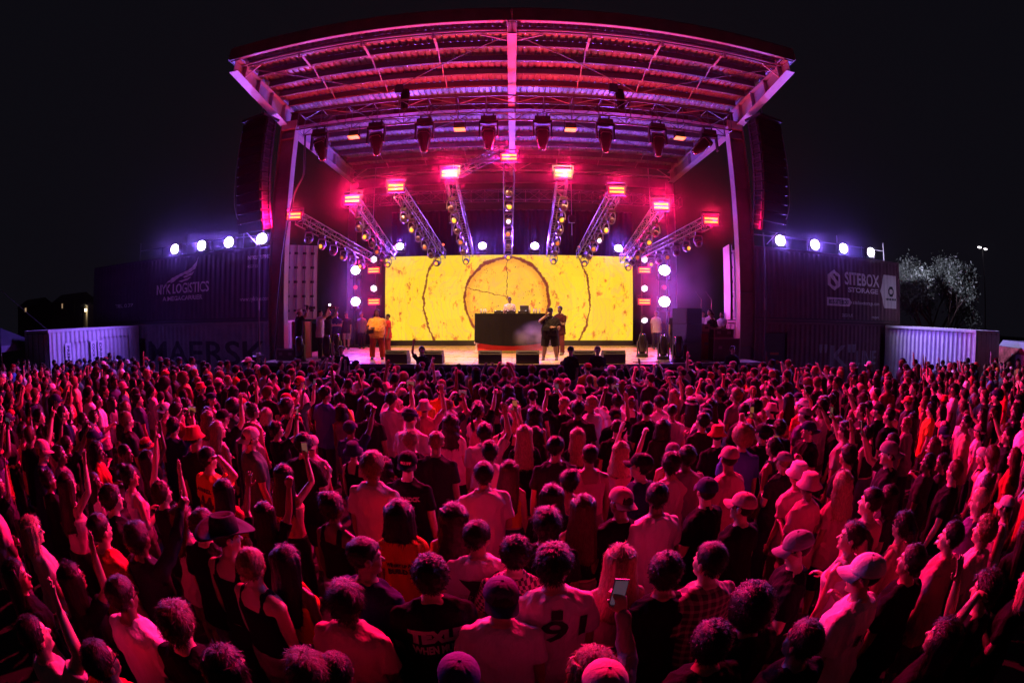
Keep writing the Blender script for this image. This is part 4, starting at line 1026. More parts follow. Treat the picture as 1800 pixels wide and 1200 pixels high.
def hand(m, w, d, nrm, sd, curl, point=False, k=1.):
    d = d.normalized(); nrm = (nrm - d * nrm.dot(d)).normalized(); s = d.cross(nrm).normalized() * sd
    R = Matrix((s, d, nrm)).transposed()
    m.ell(w + d * .048 * k, (.041 * k, .056 * k, .017 * k), R)
    for i in range(4):
        b = w + d * (.088 - .004 * abs(i - 1)) * k + s * (.030 - .0205 * i) * k
        L = (.070, .080, .074, .058)[i] * k; c = 0. if (point and i == 0) else curl
        sp = s * (.10 - .07 * i) * (1 - min(1, curl))
        d1 = (d * math.cos(c * .55) + nrm * math.sin(c * .55) + sp).normalized(); d2 = (d * math.cos(c * 1.4) + nrm * math.sin(c * 1.4) + sp).normalized()
        p = b + d1 * L * .52; m.cap(b, p, .0098 * k, .009 * k, 7); m.cap(p, p + d2 * L * .48, .009 * k, .008 * k, 7)
    b = w + d * .025 * k + s * .034 * k; d1 = (d * .62 + s * (.75 - .3 * min(1, curl)) + nrm * (.15 + .4 * min(1, curl))).normalized(); p = b + d1 * .045 * k
    d2 = (d * .9 + s * (.3 - .45 * min(1, curl)) + nrm * .35 * min(1, curl)).normalized(); m.cap(b, p, .0125 * k, .0105 * k, 7); m.cap(p, p + d2 * .034 * k, .0105 * k, .009 * k, 7)
    return w + d * .085 * k + nrm * .02 * k

VARS = {}
def variant(key, sex, armR, armL, hyaw=0, hpitch=0, lean=0, point=False, vox=.0085, ratio=.24, hroll=0, wide=0.):
    S = SHAPES[sex]; m = MB(); V = dict(sex=sex, key=key, armR=armR, armL=armL, hands={})
    m.loft([sring(*r) for r in S['rings']])
    m.cap((0, -.014, 1.46), (0, .004, 1.56), S['neck'], S['neck'] * .93, 12)
    Hm = Matrix.Translation(HC) @ Euler((rad(hpitch), rad(hroll), rad(hyaw))).to_matrix().to_4x4()
    h = MB(); f = 1.0 if sex != 'F' else .95
    h.ell((0, -.012, .03), (.077, .097, .09), nu=20, nv=14); h.ell((0, .03, -.03), (.062, .066, .085)); h.ell((0, .042, -.083), (.043 * f, .046, .033))
    for s in (-1, 1): h.ell((s * .034, .056, -.03), (.029, .03, .036)); h.ell((s * .0795, -.010, -.004), (.0115, .022, .033)); h.ell((s * .031, .072, .0), (.017, .014, .012))
    h.cap((0, .088, .004), (0, .112, -.030), .008, .0135, 8); h.ell((0, .072, .030), (.054, .024, .015)); h.ell((0, .087, -.060), (.023, .013, .011)); h.ell((0, .08, -.098), (.02, .015, .016))
    if sex == 'H': h.ell((0, .02, -.07), (.075, .075, .06))
    h.xf(Hm); m.add(h.v, h.f)
    V['Hm'] = Hm; V['arms'] = {}
    for s, an in ((1, armR), (-1, armL)):
        u, fo, hd, pn, curl = ARMS[an]; q = lambda t: Vector((t[0] * s, t[1], t[2])).normalized()
        sh = Vector((s * (S['sw'] - .012), -.010, 1.378 if sex != 'H' else 1.335)); u_, f_ = q(u), q(fo)
        el = sh + u_ * .285; wr = el + f_ * .25; a = S['arm']
        m.ell(sh, (a[0] * 1.12,) * 3); m.cap((0, -.018, 1.465 if sex != 'H' else 1.43), sh + Vector((-s * .02, -.004, .022)), .052, .040, 12); m.cap(sh, sh + u_ * .15, a[0] * 1.02, a[0], 12); m.cap(sh + u_ * .15, el, a[0], a[1], 12); m.cap(el, el + f_ * .09, a[1], a[1] * 1.04, 12); m.cap(el + f_ * .09, wr, a[1] * 1.04, a[2], 12)
        V['hands'][s] = hand(m, wr, q(hd) if hd else f_, q(pn), s, curl, point and s == 1, .96 if sex == 'F' else 1.04)
        V['arms'][s] = (sh, el, wr)
    l = S['leg']; hipx = .09 if sex != 'H' else .13
    for s in (-1, 1):
        k_, an_ = Vector((s * (hipx + .01 + wide * .5), .02, .48)), Vector((s * (hipx + .01 + wide), -.02, .08))
        m.cap((s * hipx, 0, .86), k_, l[0], l[1], 12); m.cap(k_, k_ + Vector((0, -.03, -.12)), l[1], l[1], 10); m.cap(k_ + Vector((0, -.03, -.12)), an_, l[1], l[2], 10)
        m.cap(an_ + Vector((0, -.02, -.03)), an_ + Vector((0, .13, -.045)), .042, .035, 10)
    me = evald(m.mesh(), [('REMESH', dict(mode='VOXEL', voxel_size=vox)), ('SMOOTH', dict(factor=.5, iterations=2)), ('DECIMATE', dict(ratio=ratio))])
    # face features by material
    inv = Hm.inverted(); mi = np.zeros(len(me.polygons), int); ce = np.empty(len(me.polygons) * 3); me.polygons.foreach_get('center', ce); ce = ce.reshape(-1, 3)
    I = np.array(inv); lc = ce @ I[:3, :3].T + I[:3, 3]
    near = lambda c, r: (((lc - np.array(c)) / np.array(r)) ** 2).sum(1) < 1
    for s in (-1, 1): mi[near((s * .031, .088, .002), (.016, .02, .0075))] = 1; mi[near((s * .032, .092, .029), (.022, .02, .006))] = 3
    mi[near((0, .098, -.061), (.022, .02, .009))] = 2
    me.polygons.foreach_set('material_index', mi)
    for x in (SKIN, EYE, LIP, mat('brow_dark', (.03, .018, .012), .7)): me.materials.append(x)
    V['body'] = me; V['wide'] = wide; VARS[key] = V
    return V

def crease(me, amp, seed, fs=9.):
    """cloth folds: push vertices along normals with stretched noise"""
    n = len(me.vertices); co = np.empty(n * 3); me.vertices.foreach_get('co', co); co = co.reshape(-1, 3); no = np.empty(n * 3); me.vertices.foreach_get('normal', no); no = no.reshape(-1, 3)
    d = np.empty(n)
    for i in range(n):
        p = co[i]; a = noise.noise((p[0] * fs + seed, p[1] * fs, p[2] * fs * .38 + p[0] * 2.2)); b = noise.noise((p[0] * fs * 2.2, p[1] * fs * 2.2 + seed, p[2] * fs * .9))
        c_ = noise.noise((p[0] * 5 + p[2] * 4 + seed, p[1] * 4, p[2] * 5 - abs(p[0]) * 6)); d[i] = (.5 - abs(a) * 2.2) * .8 + b * .45 + (.4 - abs(c_) * 2.) * .9
    me.vertices.foreach_set('co', (co + no * (np.maximum(d, -.45) * amp)[:, None]).ravel()); me.update(); return me

def shirt(V, kind='tee', ratio=.5, inflate=.027):
    k = (V['key'], kind)
    if k in SHIRTS: return SHIRTS[k]
    S = SHAPES[V['sex']]; m = MB(); R = S['rings']
    if kind == 'tank':
        rr = [r for r in R if .98 < r[0] < 1.36]; rr[0] = (.955, *rr[0][1:])
        m.loft([sring(z, w + inflate * .6, d + inflate * .6, y) for z, w, d, y in rr] + [sring(1.385, S['sw'] * .62, .085, -.004)])
        for s in (-1, 1):
            x = s * S['sw'] * .52; m.cap((x, .07, 1.36), (x * .95, .02, 1.452), .026, .026, 8); m.cap((x * .95, .02, 1.458), (x * .95, -.05, 1.452), .026, .026, 8); m.cap((x * .95, -.05, 1.456), (x, -.09, 1.36), .026, .026, 8)
    else:
        rr = list(R[:-1]); hem = .76 if kind != 'crop' else 1.0
        base = [(hem, R[0][1] + .012, R[0][2] + .014, R[0][3])] if kind != 'crop' else []
        if kind == 'crop': rr = [r for r in rr if r[0] > 1.05]
        m.loft([sring(z, w + inflate + (.012 if z < 1.15 else 0), d + inflate + (.008 if z < 1.15 else 0), y) for z, w, d, y in base + rr] + [sring(1.482, S['neck'] + .017, S['neck'] + .013, -.012)])
        for s in (-1, 1):
            sh, el, wr = V['arms'][s]; a = S['arm']
            m.ell(sh, (a[0] * 1.32,) * 3); m.cap((0, -.018, 1.462 if V['sex'] != 'H' else 1.42), sh + Vector((-s * .02, -.004, .022)), .060, .050, 12)
            e = sh + (el - sh) * (.68 if kind != 'long' else 1.); m.tube(sh, e, a[0] * 1.30, a[0] * (1.46 if kind != 'long' else 1.05), 14)
            if kind == 'long': m.cap(el, wr - (wr - el) * .04, a[1] * 1.35, a[2] * 1.5, 12)
    me = evald(m.mesh(), [('REMESH', dict(mode='VOXEL', voxel_size=.0125)), ('SMOOTH', dict(factor=.5, iterations=3))])
    crease(me, .0150 if kind != 'tank' else .0035, len(SHIRTS) * 3.7)
    me = evald(me, [('DECIMATE', dict(ratio=ratio))]); me.materials.append(CLOTH)
    SHIRTS[k] = me; return me
SHIRTS = {}
def trousers(sex, kind, wide=0.):
    k = (sex, kind, wide)
    if k in TROU: return TROU[k]
    S = SHAPES[sex]; m = MB(); R = S['rings']; l = S['leg']; hx_ = .09 if sex != 'H' else .13
    m.loft([sring(z, w + .009, d + .009, y) for z, w, d, y in ([(.76, R[0][1] * .96, R[0][2], -.01)] + list(R[:2]) + [(.97, R[1][1] * .98, R[1][2], R[1][3])])])
    for s in (-1, 1):
        top, kn = (s * hx_, 0, .86), Vector((s * (hx_ + .01 + wide * .5), .02, .48)); an_ = Vector((s * (hx_ + .01 + wide), -.015, .07))
        if kind == 'shorts': m.tube(top, kn - Vector((0, 0, .02)), l[0] + .03, l[1] + .055, 14)
        else: m.cap(top, kn, l[0] + .02, l[1] + .03, 14); m.tube(kn, an_, l[1] + .03, l[2] + .04, 14)
    me = evald(m.mesh(), [('REMESH', dict(mode='VOXEL', voxel_size=.016)), ('SMOOTH', dict(factor=.5, iterations=2))]); crease(me, .008, 5. + len(TROU), 7.)
    me = evald(me, [('DECIMATE', dict(ratio=.5))]); me.materials.append(DENIM); TROU[k] = me; return me
TROU = {}
def shoe_mesh(sex, side, wide=0.):
    k = (sex, side, wide)
    if k not in SHOES:
        hx_ = .09 if sex != 'H' else .13; x = side * (hx_ + .01 + wide); m = MB()
        m.loft([sring(z, w, d, .045 + y, 14, 2.6, x) for z, w, d, y in ((0, .05, .135, 0), (.03, .052, .138, 0), (.06, .047, .115, -.01), (.10, .042, .07, -.045), (.125, .04, .055, -.055))])
        SHOES[k] = m.mesh('shoe', True); SHOES[k].materials.append(SHOE)
    return SHOES[k]
SHOES = {}

# ---- hair and hats in head space
HL = [(-.13, -.085), (-.06, -.07), (-.02, -.03), (.02, .0), (.055, .055), (.10, .085)]
def hairline(y):
    for (a, b), (c, d) in zip(HL, HL[1:]):
        if y < c: return b + (d - b) * max(0, (y - a) / (c - a))
    return HL[-1][1]
def hair_mesh(kind, seed=0, strands=True):
    k = (kind, seed, strands)
    if k in HAIRS: return HAIRS[k]
    rg = random.Random(hash(kind) % 1000 + seed); rg = random.Random(sum(map(ord, kind)) * 7 + seed); m = MB(); nu, nv = 40, 26
    T = dict(short=(.012, .005, 28), crop=(.004, .001, 60), fade=(.012, .005, 34), curly=(.023, .012, 56), afro=(.055, .007, 66), messy=(.020, .010, 24), long=(.013, .003, 18), wavy=(.018, .005, 20), pony=(.010, .003, 20), bun=(.010, .003, 20), bob=(.022, .006, 18), under=(.006, .003, 40))[kind]
    pts = []; c = Vector((0, -.012, .03))
    for j in range(nv + 1):
        t = math.pi * j / nv
        for i in range(nu):
            a = 2 * math.pi * i / nu; dr = Vector((math.sin(t) * math.cos(a), math.sin(t) * math.sin(a), math.cos(t)))
            p0 = c + Vector((dr.x * .078, dr.y * .098, dr.z * .091)); over = p0.z - hairline(p0.y)
            th = T[0]
            if kind == 'fade' : th = .002 + (.014 if p0.z > .075 else .014 * max(0, (p0.z - .035) / .04))
            if kind == 'messy' and p0.y > .03: th *= 1.4
            nz_ = noise.noise(Vector((p0.x * T[2] + seed * 3.1, p0.y * T[2], p0.z * T[2]))) ; n3 = noise.noise(Vector((p0.x * T[2] * 2.3, p0.y * T[2] * 2.3 + seed, p0.z * T[2] * 2.3)))
            d = th + T[1] * (nz_ + .6 * n3)
            f = min(1, max(0, over / .016 + .4))
            pts.append((p0 + dr * d) * f + (c + (p0 - c) * .86) * (1 - f) if f < 1 else p0 + dr * d)
    fs = []
    for j in range(nv):
        for i in range(nu): fs.append((j * nu + i, (j + 1) * nu + i, (j + 1) * nu + (i + 1) % nu, j * nu + (i + 1) % nu))
    m.add(pts, fs)
    def locks(zlow, spread, Rb, wave):
        rings = []; na = 30
        for r_ in range(17):
            v = r_ / 16; z = .09 + (zlow - .09) * v; ring_o, ring_i = [], []
            for i in range(na):
                th = rad(-112 + 224 * i / (na - 1)); hd = math.sqrt(max(.05, 1 - ((z - .03) / .11) ** 2)) if z > .03 else 1.
                down = max(0, -z - .02); Rr = (.094 * hd + T[0]) * (1 - .0 * v) + min(.02, down * .12)
                Rr += .0045 * math.sin(th * 17 + seed) + wave * math.sin(z * 60 + th * 3 + seed) + .006 * noise.noise(Vector((th * 4, z * 6, seed)))
                sq = 1 - .40 * min(1, down / .2)
                x = Rr * math.sin(th) * (1 + spread * down) ; y = -.012 - (Rr * 1.14 * math.cos(th) * sq + (.0 if down == 0 else 0)) - down * .34
                tip = (z - .03 * abs(math.sin(th * 3 + seed)) * v * v)
                ring_o.append(Vector((x, y, tip))); ring_i.append(Vector((x * .80, y * .80 + .0 , tip)))
            rings.append(ring_o + ring_i[::-1])
        m.loft(rings)
    if kind == 'long': locks(-.36 + rg.uniform(-.06, .06), .15, .1, .0)
    if kind == 'wavy': locks(-.30, .6, .1, .007)
    if kind == 'bob': locks(-.13, .5, .1, .002)
    if kind == 'pony':
        q = Vector((0, -.115, .06)); m.ell(q, .026)
        for d in ((0, -.055, -.05), (0, -.02, -.09), (0, .01, -.1), (0, .02, -.07)): p = q + Vector(d); m.cap(q, p, .027, .024 if d[2] > -.09 else .018, 9); q = p
    if kind == 'bun': m.ell((0, -.07, .13), (.045, .045, .04), nu=16, nv=10); m.ell((.012, -.075, .14), (.038, .03, .036))
    # strands lying on the surface and sticking out
    ns = dict(crop=150, fade=1100, short=1600, under=350).get(kind, 1900) * strands; base = m.v[:]; nl = len(base)
    for k2 in range(ns):
        p = Vector(base[rg.randrange(nl)]); dr = (p - c)
        if dr.length < .088 or p.z < hairline(p.y) - (.4 if kind in ('long', 'wavy', 'bob', 'pony') else .0): continue
        n_ = Vector((dr.x, dr.y, dr.z if p.z > -.02 else 0)).normalized()
        fl = Vector((dr.x * .5, dr.y * .5 - .25, -1.)) if kind in ('long', 'wavy', 'bob', 'pony', 'bun') else Vector((dr.x * 4, dr.y * 4 - .2, -.25))
        j_ = dict(curly=1.2, afro=1.5, messy=.45).get(kind, .35)
        tg = fl.normalized() + Vector((rg.gauss(0, j_), rg.gauss(0, j_), rg.gauss(0, j_))); tg = (tg - n_ * tg.dot(n_)); tg = tg.normalized() if tg.length > 1e-4 else n_.orthogonal()
        L_ = rg.uniform(.018, .045) * dict(short=.65, fade=.55, crop=.3, under=.4, curly=.6, afro=.6).get(kind, 1.25); out = abs(rg.gauss(0, .32)) + (.3 if kind in ('curly', 'afro') else .03)
        q1 = p + tg * L_ * .55 + n_ * L_ * out * .5; e = p + tg * L_ + n_ * L_ * out * .55; sd = n_.cross(tg) * rg.uniform(.0013, .0028)
        m.add([p - sd - n_ * .004, p + sd - n_ * .004, q1 + sd * .8, q1 - sd * .8, e], [(0, 1, 2, 3), (3, 2, 4)])
    me = m.mesh('hair', True); me.materials.append(HAIRM); HAIRS[k] = me; return me
HAIRS = {}
def hat_mesh(kind):
    if kind in HATS: return HATS[kind]
    m = MB(); c = Vector((0, -.010, .045))
    def dome(rx, ry, rz, z0, nu=48, nv=10, flat=0.):
        rings = []
        for j in range(nv):
            t = (math.pi / 2) * j / (nv - .6); rings.append([c + Vector((rx * math.cos(t) ** (.75) * math.cos(a), ry * math.cos(t) ** (.75) * math.sin(a), z0 + rz * math.sin(t))) * (1 - .022 * (i % 8 == 0) + .012 * noise.noise(Vector((3 * math.cos(a), 3 * math.sin(a), 2 * t)))) for i, a in enumerate([2 * math.pi * i / nu for i in range(nu)])])
        m.loft(rings)
    if kind in ('cap', 'back_cap'):
        dome(.097, .118, .100, -.012)
        for i in range(6):
            a = math.pi * i / 6 ; 
        m.ell(c + Vector((0, 0, .088)), (.009, .009, .006))
        top, bot = [], []
        for i in range(13):
            a = rad(25 + 130 * i / 12)
            for r_, L_ in ((0, top), ):
                pass
        rows = []
        for r_ in range(5):
            v = r_ / 4; row = []
            for i in range(13):
                a = rad(22 + 136 * i / 12); x = .094 * math.cos(a) * (1 + .05 * v); y = .116 * math.sin(a) + v * .078 * math.sin(a) ** .6; z = -.012 - .012 * v - .030 * (x / .09) ** 2 * v
                row.append(c + Vector((x, y, z)))
            rows.append(row)
        for dz in (0, -.005):
            o = len(m.v); m.v += [tuple(p + Vector((0, 0, dz))) for r_ in rows for p in r_]
            for r_ in range(4):
                for i in range(12):
                    f = (o + r_ * 13 + i, o + r_ * 13 + i + 1, o + (r_ + 1) * 13 + i + 1, o + (r_ + 1) * 13 + i); m.f.append(f if dz == 0 else f[::-1]); m.m.append(0)
    elif kind == 'bucket':
        rg = [sring(.135 + .0, .066, .080, -.01, 28, 2.1), sring(.125, .078, .094, -.01, 28, 2.1), sring(.05, .092, .110, -.01, 28, 2.1), sring(.01, .135, .152, -.01, 28, 2.1), sring(.004, .133, .150, -.01, 28, 2.1), sring(.04, .09, .108, -.01, 28, 2.1)]
        m.loft([[p + Vector((0, 0, .004 * math.sin(i * 1.3 + j))) for i, p in enumerate(r)] for j, r in enumerate(rg)])
    elif kind == 'cowboy':
        def br(r_, z): return [Vector((r_ * .92 * math.cos(a), -.01 + r_ * 1.1 * math.sin(a), z + .055 * max(0, (r_ - .1) / .11) * math.cos(a) ** 2 - .015 * max(0, (r_ - .1) / .11) * math.sin(a) ** 2)) for a in [2 * math.pi * i / 32 for i in range(32)]]
        m.loft([br(.105, .055), br(.16, .05), br(.205, .05), br(.203, .045), br(.15, .044), br(.10, .048)])
        m.loft([sring(.05, .092, .112, -.01, 28, 2.1), sring(.12, .084, .104, -.01, 28, 2.1), sring(.165, .07, .09, -.01, 28, 2.1), sring(.172, .05, .075, -.01, 28, 2.1), sring(.150, .015, .055, -.01, 28, 2.1)])
    elif kind == 'beanie': dome(.092, .112, .105, -.02); m.loft([sring(z, .092 + w, .113 + w, -.01, 28, 2.1) for z, w in ((.02, .002), (.025, .008), (.06, .008), (.066, .001))])
    me = m.mesh('hat', True); me.materials.append(HATM); HATS[kind] = me; return me
HATS = {}
GLS = MB()
for s in (-1, 1):
    GLS.loft([[Vector((s * .033 + r_ * math.cos(a), .102 + dy - .006 * abs(math.cos(a)), .004 + r_ * .8 * math.sin(a))) for a in [2 * math.pi * i / 12 for i in range(12)]] for r_, dy in ((.024, 0), (.025, .004))]); GLS.bar((s * .057, .095, .01), (s * .083, -.01, .008), .004)
GLS.bar((-.012, .106, .012), (.012, .106, .012), .004); GLS = GLS.mesh('glasses'); GLS.materials.append(mat('dark_glasses', (.01, .01, .012), .1, spec=.8))

# ---- pose variants
variant('m_down', 'M', 'down', 'down', 8, 4, hroll=5); variant('m_down2', 'M', 'down', 'down', -30, -2); variant('m_bent', 'M', 'bent', 'down', 0, 8); variant('m_cup', 'M', 'cup', 'down', 34, 2)
variant('m_up', 'M', 'up', 'down', 4, 8); variant('m_phone', 'M', 'phone', 'down', 8, 4); variant('m_phone2', 'M', 'phone2', 'phone2', 0, 2); variant('m_cross', 'M', 'cross', 'cross', -6, 3); variant('m_point', 'M', 'point', 'down', 8, 8, point=True); variant('m_head', 'M', 'head', 'down', -5, -2)
variant('m_both', 'M', 'bent', 'bent', 3, -14)
variant('f_down', 'F', 'down', 'down', -8, 4); variant('f_down2', 'F', 'bent', 'down', 28, 6); variant('f_up', 'F', 'up', 'down', 4, 8); variant('f_phone', 'F', 'phone2', 'bent', 5, 2); variant('f_both', 'F', 'fist', 'up', 0, 8); variant('f_cross', 'F', 'bent', 'bent', -10, 0)
for V in VARS.values(): shirt(V, 'tee')
for k in ('f_down', 'f_down2', 'f_up', 'f_phone', 'f_both', 'f_cross', 'm_down', 'm_up'): shirt(VARS[k], 'tank')
for k in ('m_cross', 'm_point', 'm_down', 'f_down2'): shirt(VARS[k], 'long')

COLS = dict(white=(.60, .58, .58), cream=(.50, .43, .38), grey=(.20, .19, .20), black=(.009, .009, .010), charcoal=(.025, .025, .028), navy=(.018, .024, .07), red=(.42, .03, .035), orange=(.62, .20, .03), pink=(.48, .20, .25), blue=(.06, .14, .38), green=(.05, .17, .09), maroon=(.16, .02, .035), tan=(.38, .26, .17), purple=(.09, .04, .14), yellow=(.62, .46, .06))
SKINS = [(.52, .33, .25), (.45, .28, .20), (.36, .21, .14), (.25, .14, .09), (.15, .08, .05), (.09, .05, .032)]
HAIRC = [(.008, .006, .006), (.014, .009, .007), (.025, .014, .009), (.07, .036, .018), (.20, .12, .055), (.36, .25, .14), (.10, .03, .015)]
def setcol(o, c): o.color = (*c, 1); return o

def person(loc, rz, vkey, top='tee', topc='black', hair='short', hairc=1, hat=None, hatc='black', skin=2, scale=1., trou='jeans', trouc=(.03, .035, .06), label='', group=None, pat=None, glasses=False, mirror=False, shoec=None):
    V = VARS[vkey]
    t = thing('person', label, 'person', loc, rz, group); t.scale = (-scale if mirror else scale, scale, scale)
    setcol(ob('body', V['body'], (), t), SKINS[skin])
    s = ob('shirt' if top != 'tank' else 'tank_top', shirt(V, top), (), t); setcol(s, COLS[topc] if isinstance(topc, str) else topc)
    if pat: s.material_slots[0].link = 'OBJECT'; s.material_slots[0].material = PATS[pat]
    setcol(ob('shorts' if trou == 'shorts' else 'trousers', trousers(V['sex'], trou, V['wide']), (), t), trouc)
    for e in (-1, 1): ob('shoe', shoe_mesh(V['sex'], e, V['wide']), (), t)
    if hair:
        h = ob('hair', hair_mesh(hair, RNG.randrange(3)), (), t); h.matrix_local = V['Hm']; setcol(h, HAIRC[hairc])
    if hat:
        h = ob('hat' if hat in ('bucket', 'cowboy') else 'beanie' if hat == 'beanie' else 'cap', hat_mesh('cap' if 'cap' in hat else hat), (), t); h.matrix_local = V['Hm'] @ (Matrix.Rotation(math.pi, 4, 'Z') if hat == 'back_cap' else Matrix.Identity(4)); setcol(h, COLS[hatc])
    if glasses: g_ = ob('glasses', GLS, (), t); g_.matrix_local = V['Hm']
    return t

def back_print(p, polys_or_text, cx, cz, w, h, m, bold=0., front=False):
    """print lying on the back of a shirt"""
    s = [c for c in p.children if c.name.split('.')[0] in ('shirt', 'tank_top')][0]; me = s.data
    if isinstance(polys_or_text, str): q = fit_text(polys_or_text, w, h, bold)
    else: q = poly_mesh(polys_or_text); q.transform(Matrix.Translation((w / 2, h / 2, 0)))
    bm = bmesh.new(); bm.from_mesh(q); bpy.data.meshes.remove(q); bm.transform(Matrix.Translation((cx - w / 2, cz - h / 2, 0)))
    xs = [v.co.x for v in bm.verts]; ys = [v.co.y for v in bm.verts]
    for lo, hi, no_ in ((min(xs), max(xs), (1, 0, 0)), (min(ys), max(ys), (0, 1, 0))):
        for k in range(int((hi - lo) / .014) + 1):
            bmesh.ops.bisect_plane(bm, geom=bm.verts[:] + bm.edges[:] + bm.faces[:], plane_co=[(lo + k * .014) * a for a in no_], plane_no=no_)
    bmesh.ops.triangulate(bm, faces=bm.faces[:]); pass
    bv = BVHTree.FromPolygons([v.co[:] for v in me.vertices], [x.vertices[:] for x in me.polygons])
    sg = 1 if front else -1
    for v in bm.verts:
        hit = bv.ray_cast(Vector((v.co.x, sg * 1.0, v.co.y)), Vector((0, -sg, 0)))
        v.co = Vector((v.co.x, (hit[0].y if hit[0] else sg * .1) + sg * .010, v.co.y))
    q = bpy.data.meshes.new('print'); bm.to_mesh(q); bm.free(); q.materials.append(m)
    o = ob('shirt_print', q, (), s); return o

PHB = MB().box((0, 0, 0), (.074, .009, .152)).mesh('body'); PHS = MB().box((0, -.0052, 0), (.066, .001, .136)).mesh('screen')
PHMAT = [mat('phone_screen_%d' % i, (.1, .1, .1), .2, emis=c, es=e) for i, (c, e) in enumerate((((.9, .25, .1), .25), ((.5, .3, .5), .10), ((.9, .4, .3), .12)))]
def phone(p, hx, label, tilt=0, land=False, scr=0):
    V = VARS[p['_v']]; h = V['hands'][1]; M = Matrix.Translation(p.location) @ p.rotation_euler.to_matrix().to_4x4() @ Matrix.Diagonal((*p.scale, 1))
    w = M @ (h + Vector((0, 0, .035)))
    t = thing('phone', label, 'phone', w, p.rotation_euler.z); t.rotation_euler = (rad(-8 + tilt), rad(90) if land else rad(RNG.uniform(-12, 12)), p.rotation_euler.z)
    ob('body', PHB, BLACK, t); s = ob('screen', PHS, PHMAT[scr], t); s.material_slots[0].link = 'OBJECT'; s.material_slots[0].material = PHMAT[scr]
    return t
# ================================================================== people on and beside the stage
variant('h_belly', 'H', 'belly', 'down', 8, 6, wide=.05); variant('m_mic', 'H', 'mic', 'belly', 14, 0, wide=.09); variant('m_cam', 'M', 'phone2', 'phone2', 0, -4); variant('m_wide', 'M', 'bent', 'down', 0, 0, wide=.08)
BR = lambda k: COLS[k]
def sp(px, Y, **k):
    x = atY(px, 600, Y).x; return person((x, Y, SZ), k.pop('rz'), **k)
p = sp(663, 16.1, rz=rad(188), vkey='h_belly', top='tee', topc=(.90, .42, .08), hair='long', hairc=0, skin=4, scale=.99, trou='jeans', trouc=(.45, .05, .03), label='large performer in orange top and red trousers on the left of the stage')
ob('belt_bag', MB().box((.02, .335, 1.0), (.24, .07, .13)).bar((-.27, .1, 1.02), (-.1, .33, 1.02), .04, .02).bar((.27, .1, 1.02), (.14, .33, 1.02), .04, .02), BLACK, p, rot=(0, rad(10), 0))
m = MB()
for i in range(22): a = math.pi * (i / 21); m.ell((.10 * math.cos(a), .085 + .06 * math.sin(a), 1.46 - .12 * math.sin(a)), .011, nu=6, nv=5)
ob('necklace', m, mat('gold', (.8, .55, .2), .25, .9), p)
p = sp(967, 16.0, rz=rad(168), vkey='m_mic', top='tee', topc='black', hair='crop', hairc=0, hat='cap', hatc='black', skin=4, scale=1.0, trou='shorts', trouc=(.012, .012, .013), label='performer in black cap, tee and shorts holding a microphone to his mouth')
ob('necklace', m.mesh('necklace'), mat('silver', (.8, .8, .8), .2, .9), p)
ob('drawstring', MB().box((-.03, .275, .93), (.014, .012, .12)).box((.03, .275, .93), (.014, .012, .12)), STEELW, p)
V = VARS['m_mic']; w = Matrix.Translation(p.location) @ Matrix.Rotation(rad(168), 4, 'Z') @ V['hands'][1]
mc = thing('microphone', 'black handheld microphone at the mouth of the performer in black', 'microphone', w, rad(168)); mc.rotation_euler = (rad(-50), 0, rad(168 + 60))
ob('handle', MB().tube((0, 0, -.12), (0, 0, .06), .013, .018, 8), BLACK, mc); ob('grille_ball', MB().ell((0, 0, .085), .027), ALU, mc, smooth=True)
sp(984, 18.0, rz=rad(150), vkey='m_cross', top='tee', topc=(.03, .008, .012), hair='fade', hairc=0, skin=5, scale=1.05, trouc=(.08, .02, .03), label='person in dark maroon tee behind the performer in black')
sp(682, 17.4, rz=rad(120), vkey='m_wide', topc='red', hair='crop', hairc=0, skin=4, scale=.9, trouc=(.16, .02, .03), label='crew member in dark red half hidden behind the orange performer')
d = person((-.1, 19.85, SZ + .55), rad(180), 'm_both', topc='white', hair='crop', hairc=0, skin=4, scale=.97, label='DJ in white t-shirt standing behind the black table')
d2 = thing('dj_riser', 'low black riser the DJ stands on behind the table', 'riser', (-.1, 20.2, SZ)); ob('deck', MB().box((0, 0, .52), (2.6, 1.2, .06)), BLACK, d2)
for x in (-1.2, 1.2):
    for y in (-.5, .5): ob('leg', MB().bar((x, y, 0), (x, y, .5), .06), DARKMET, d2)
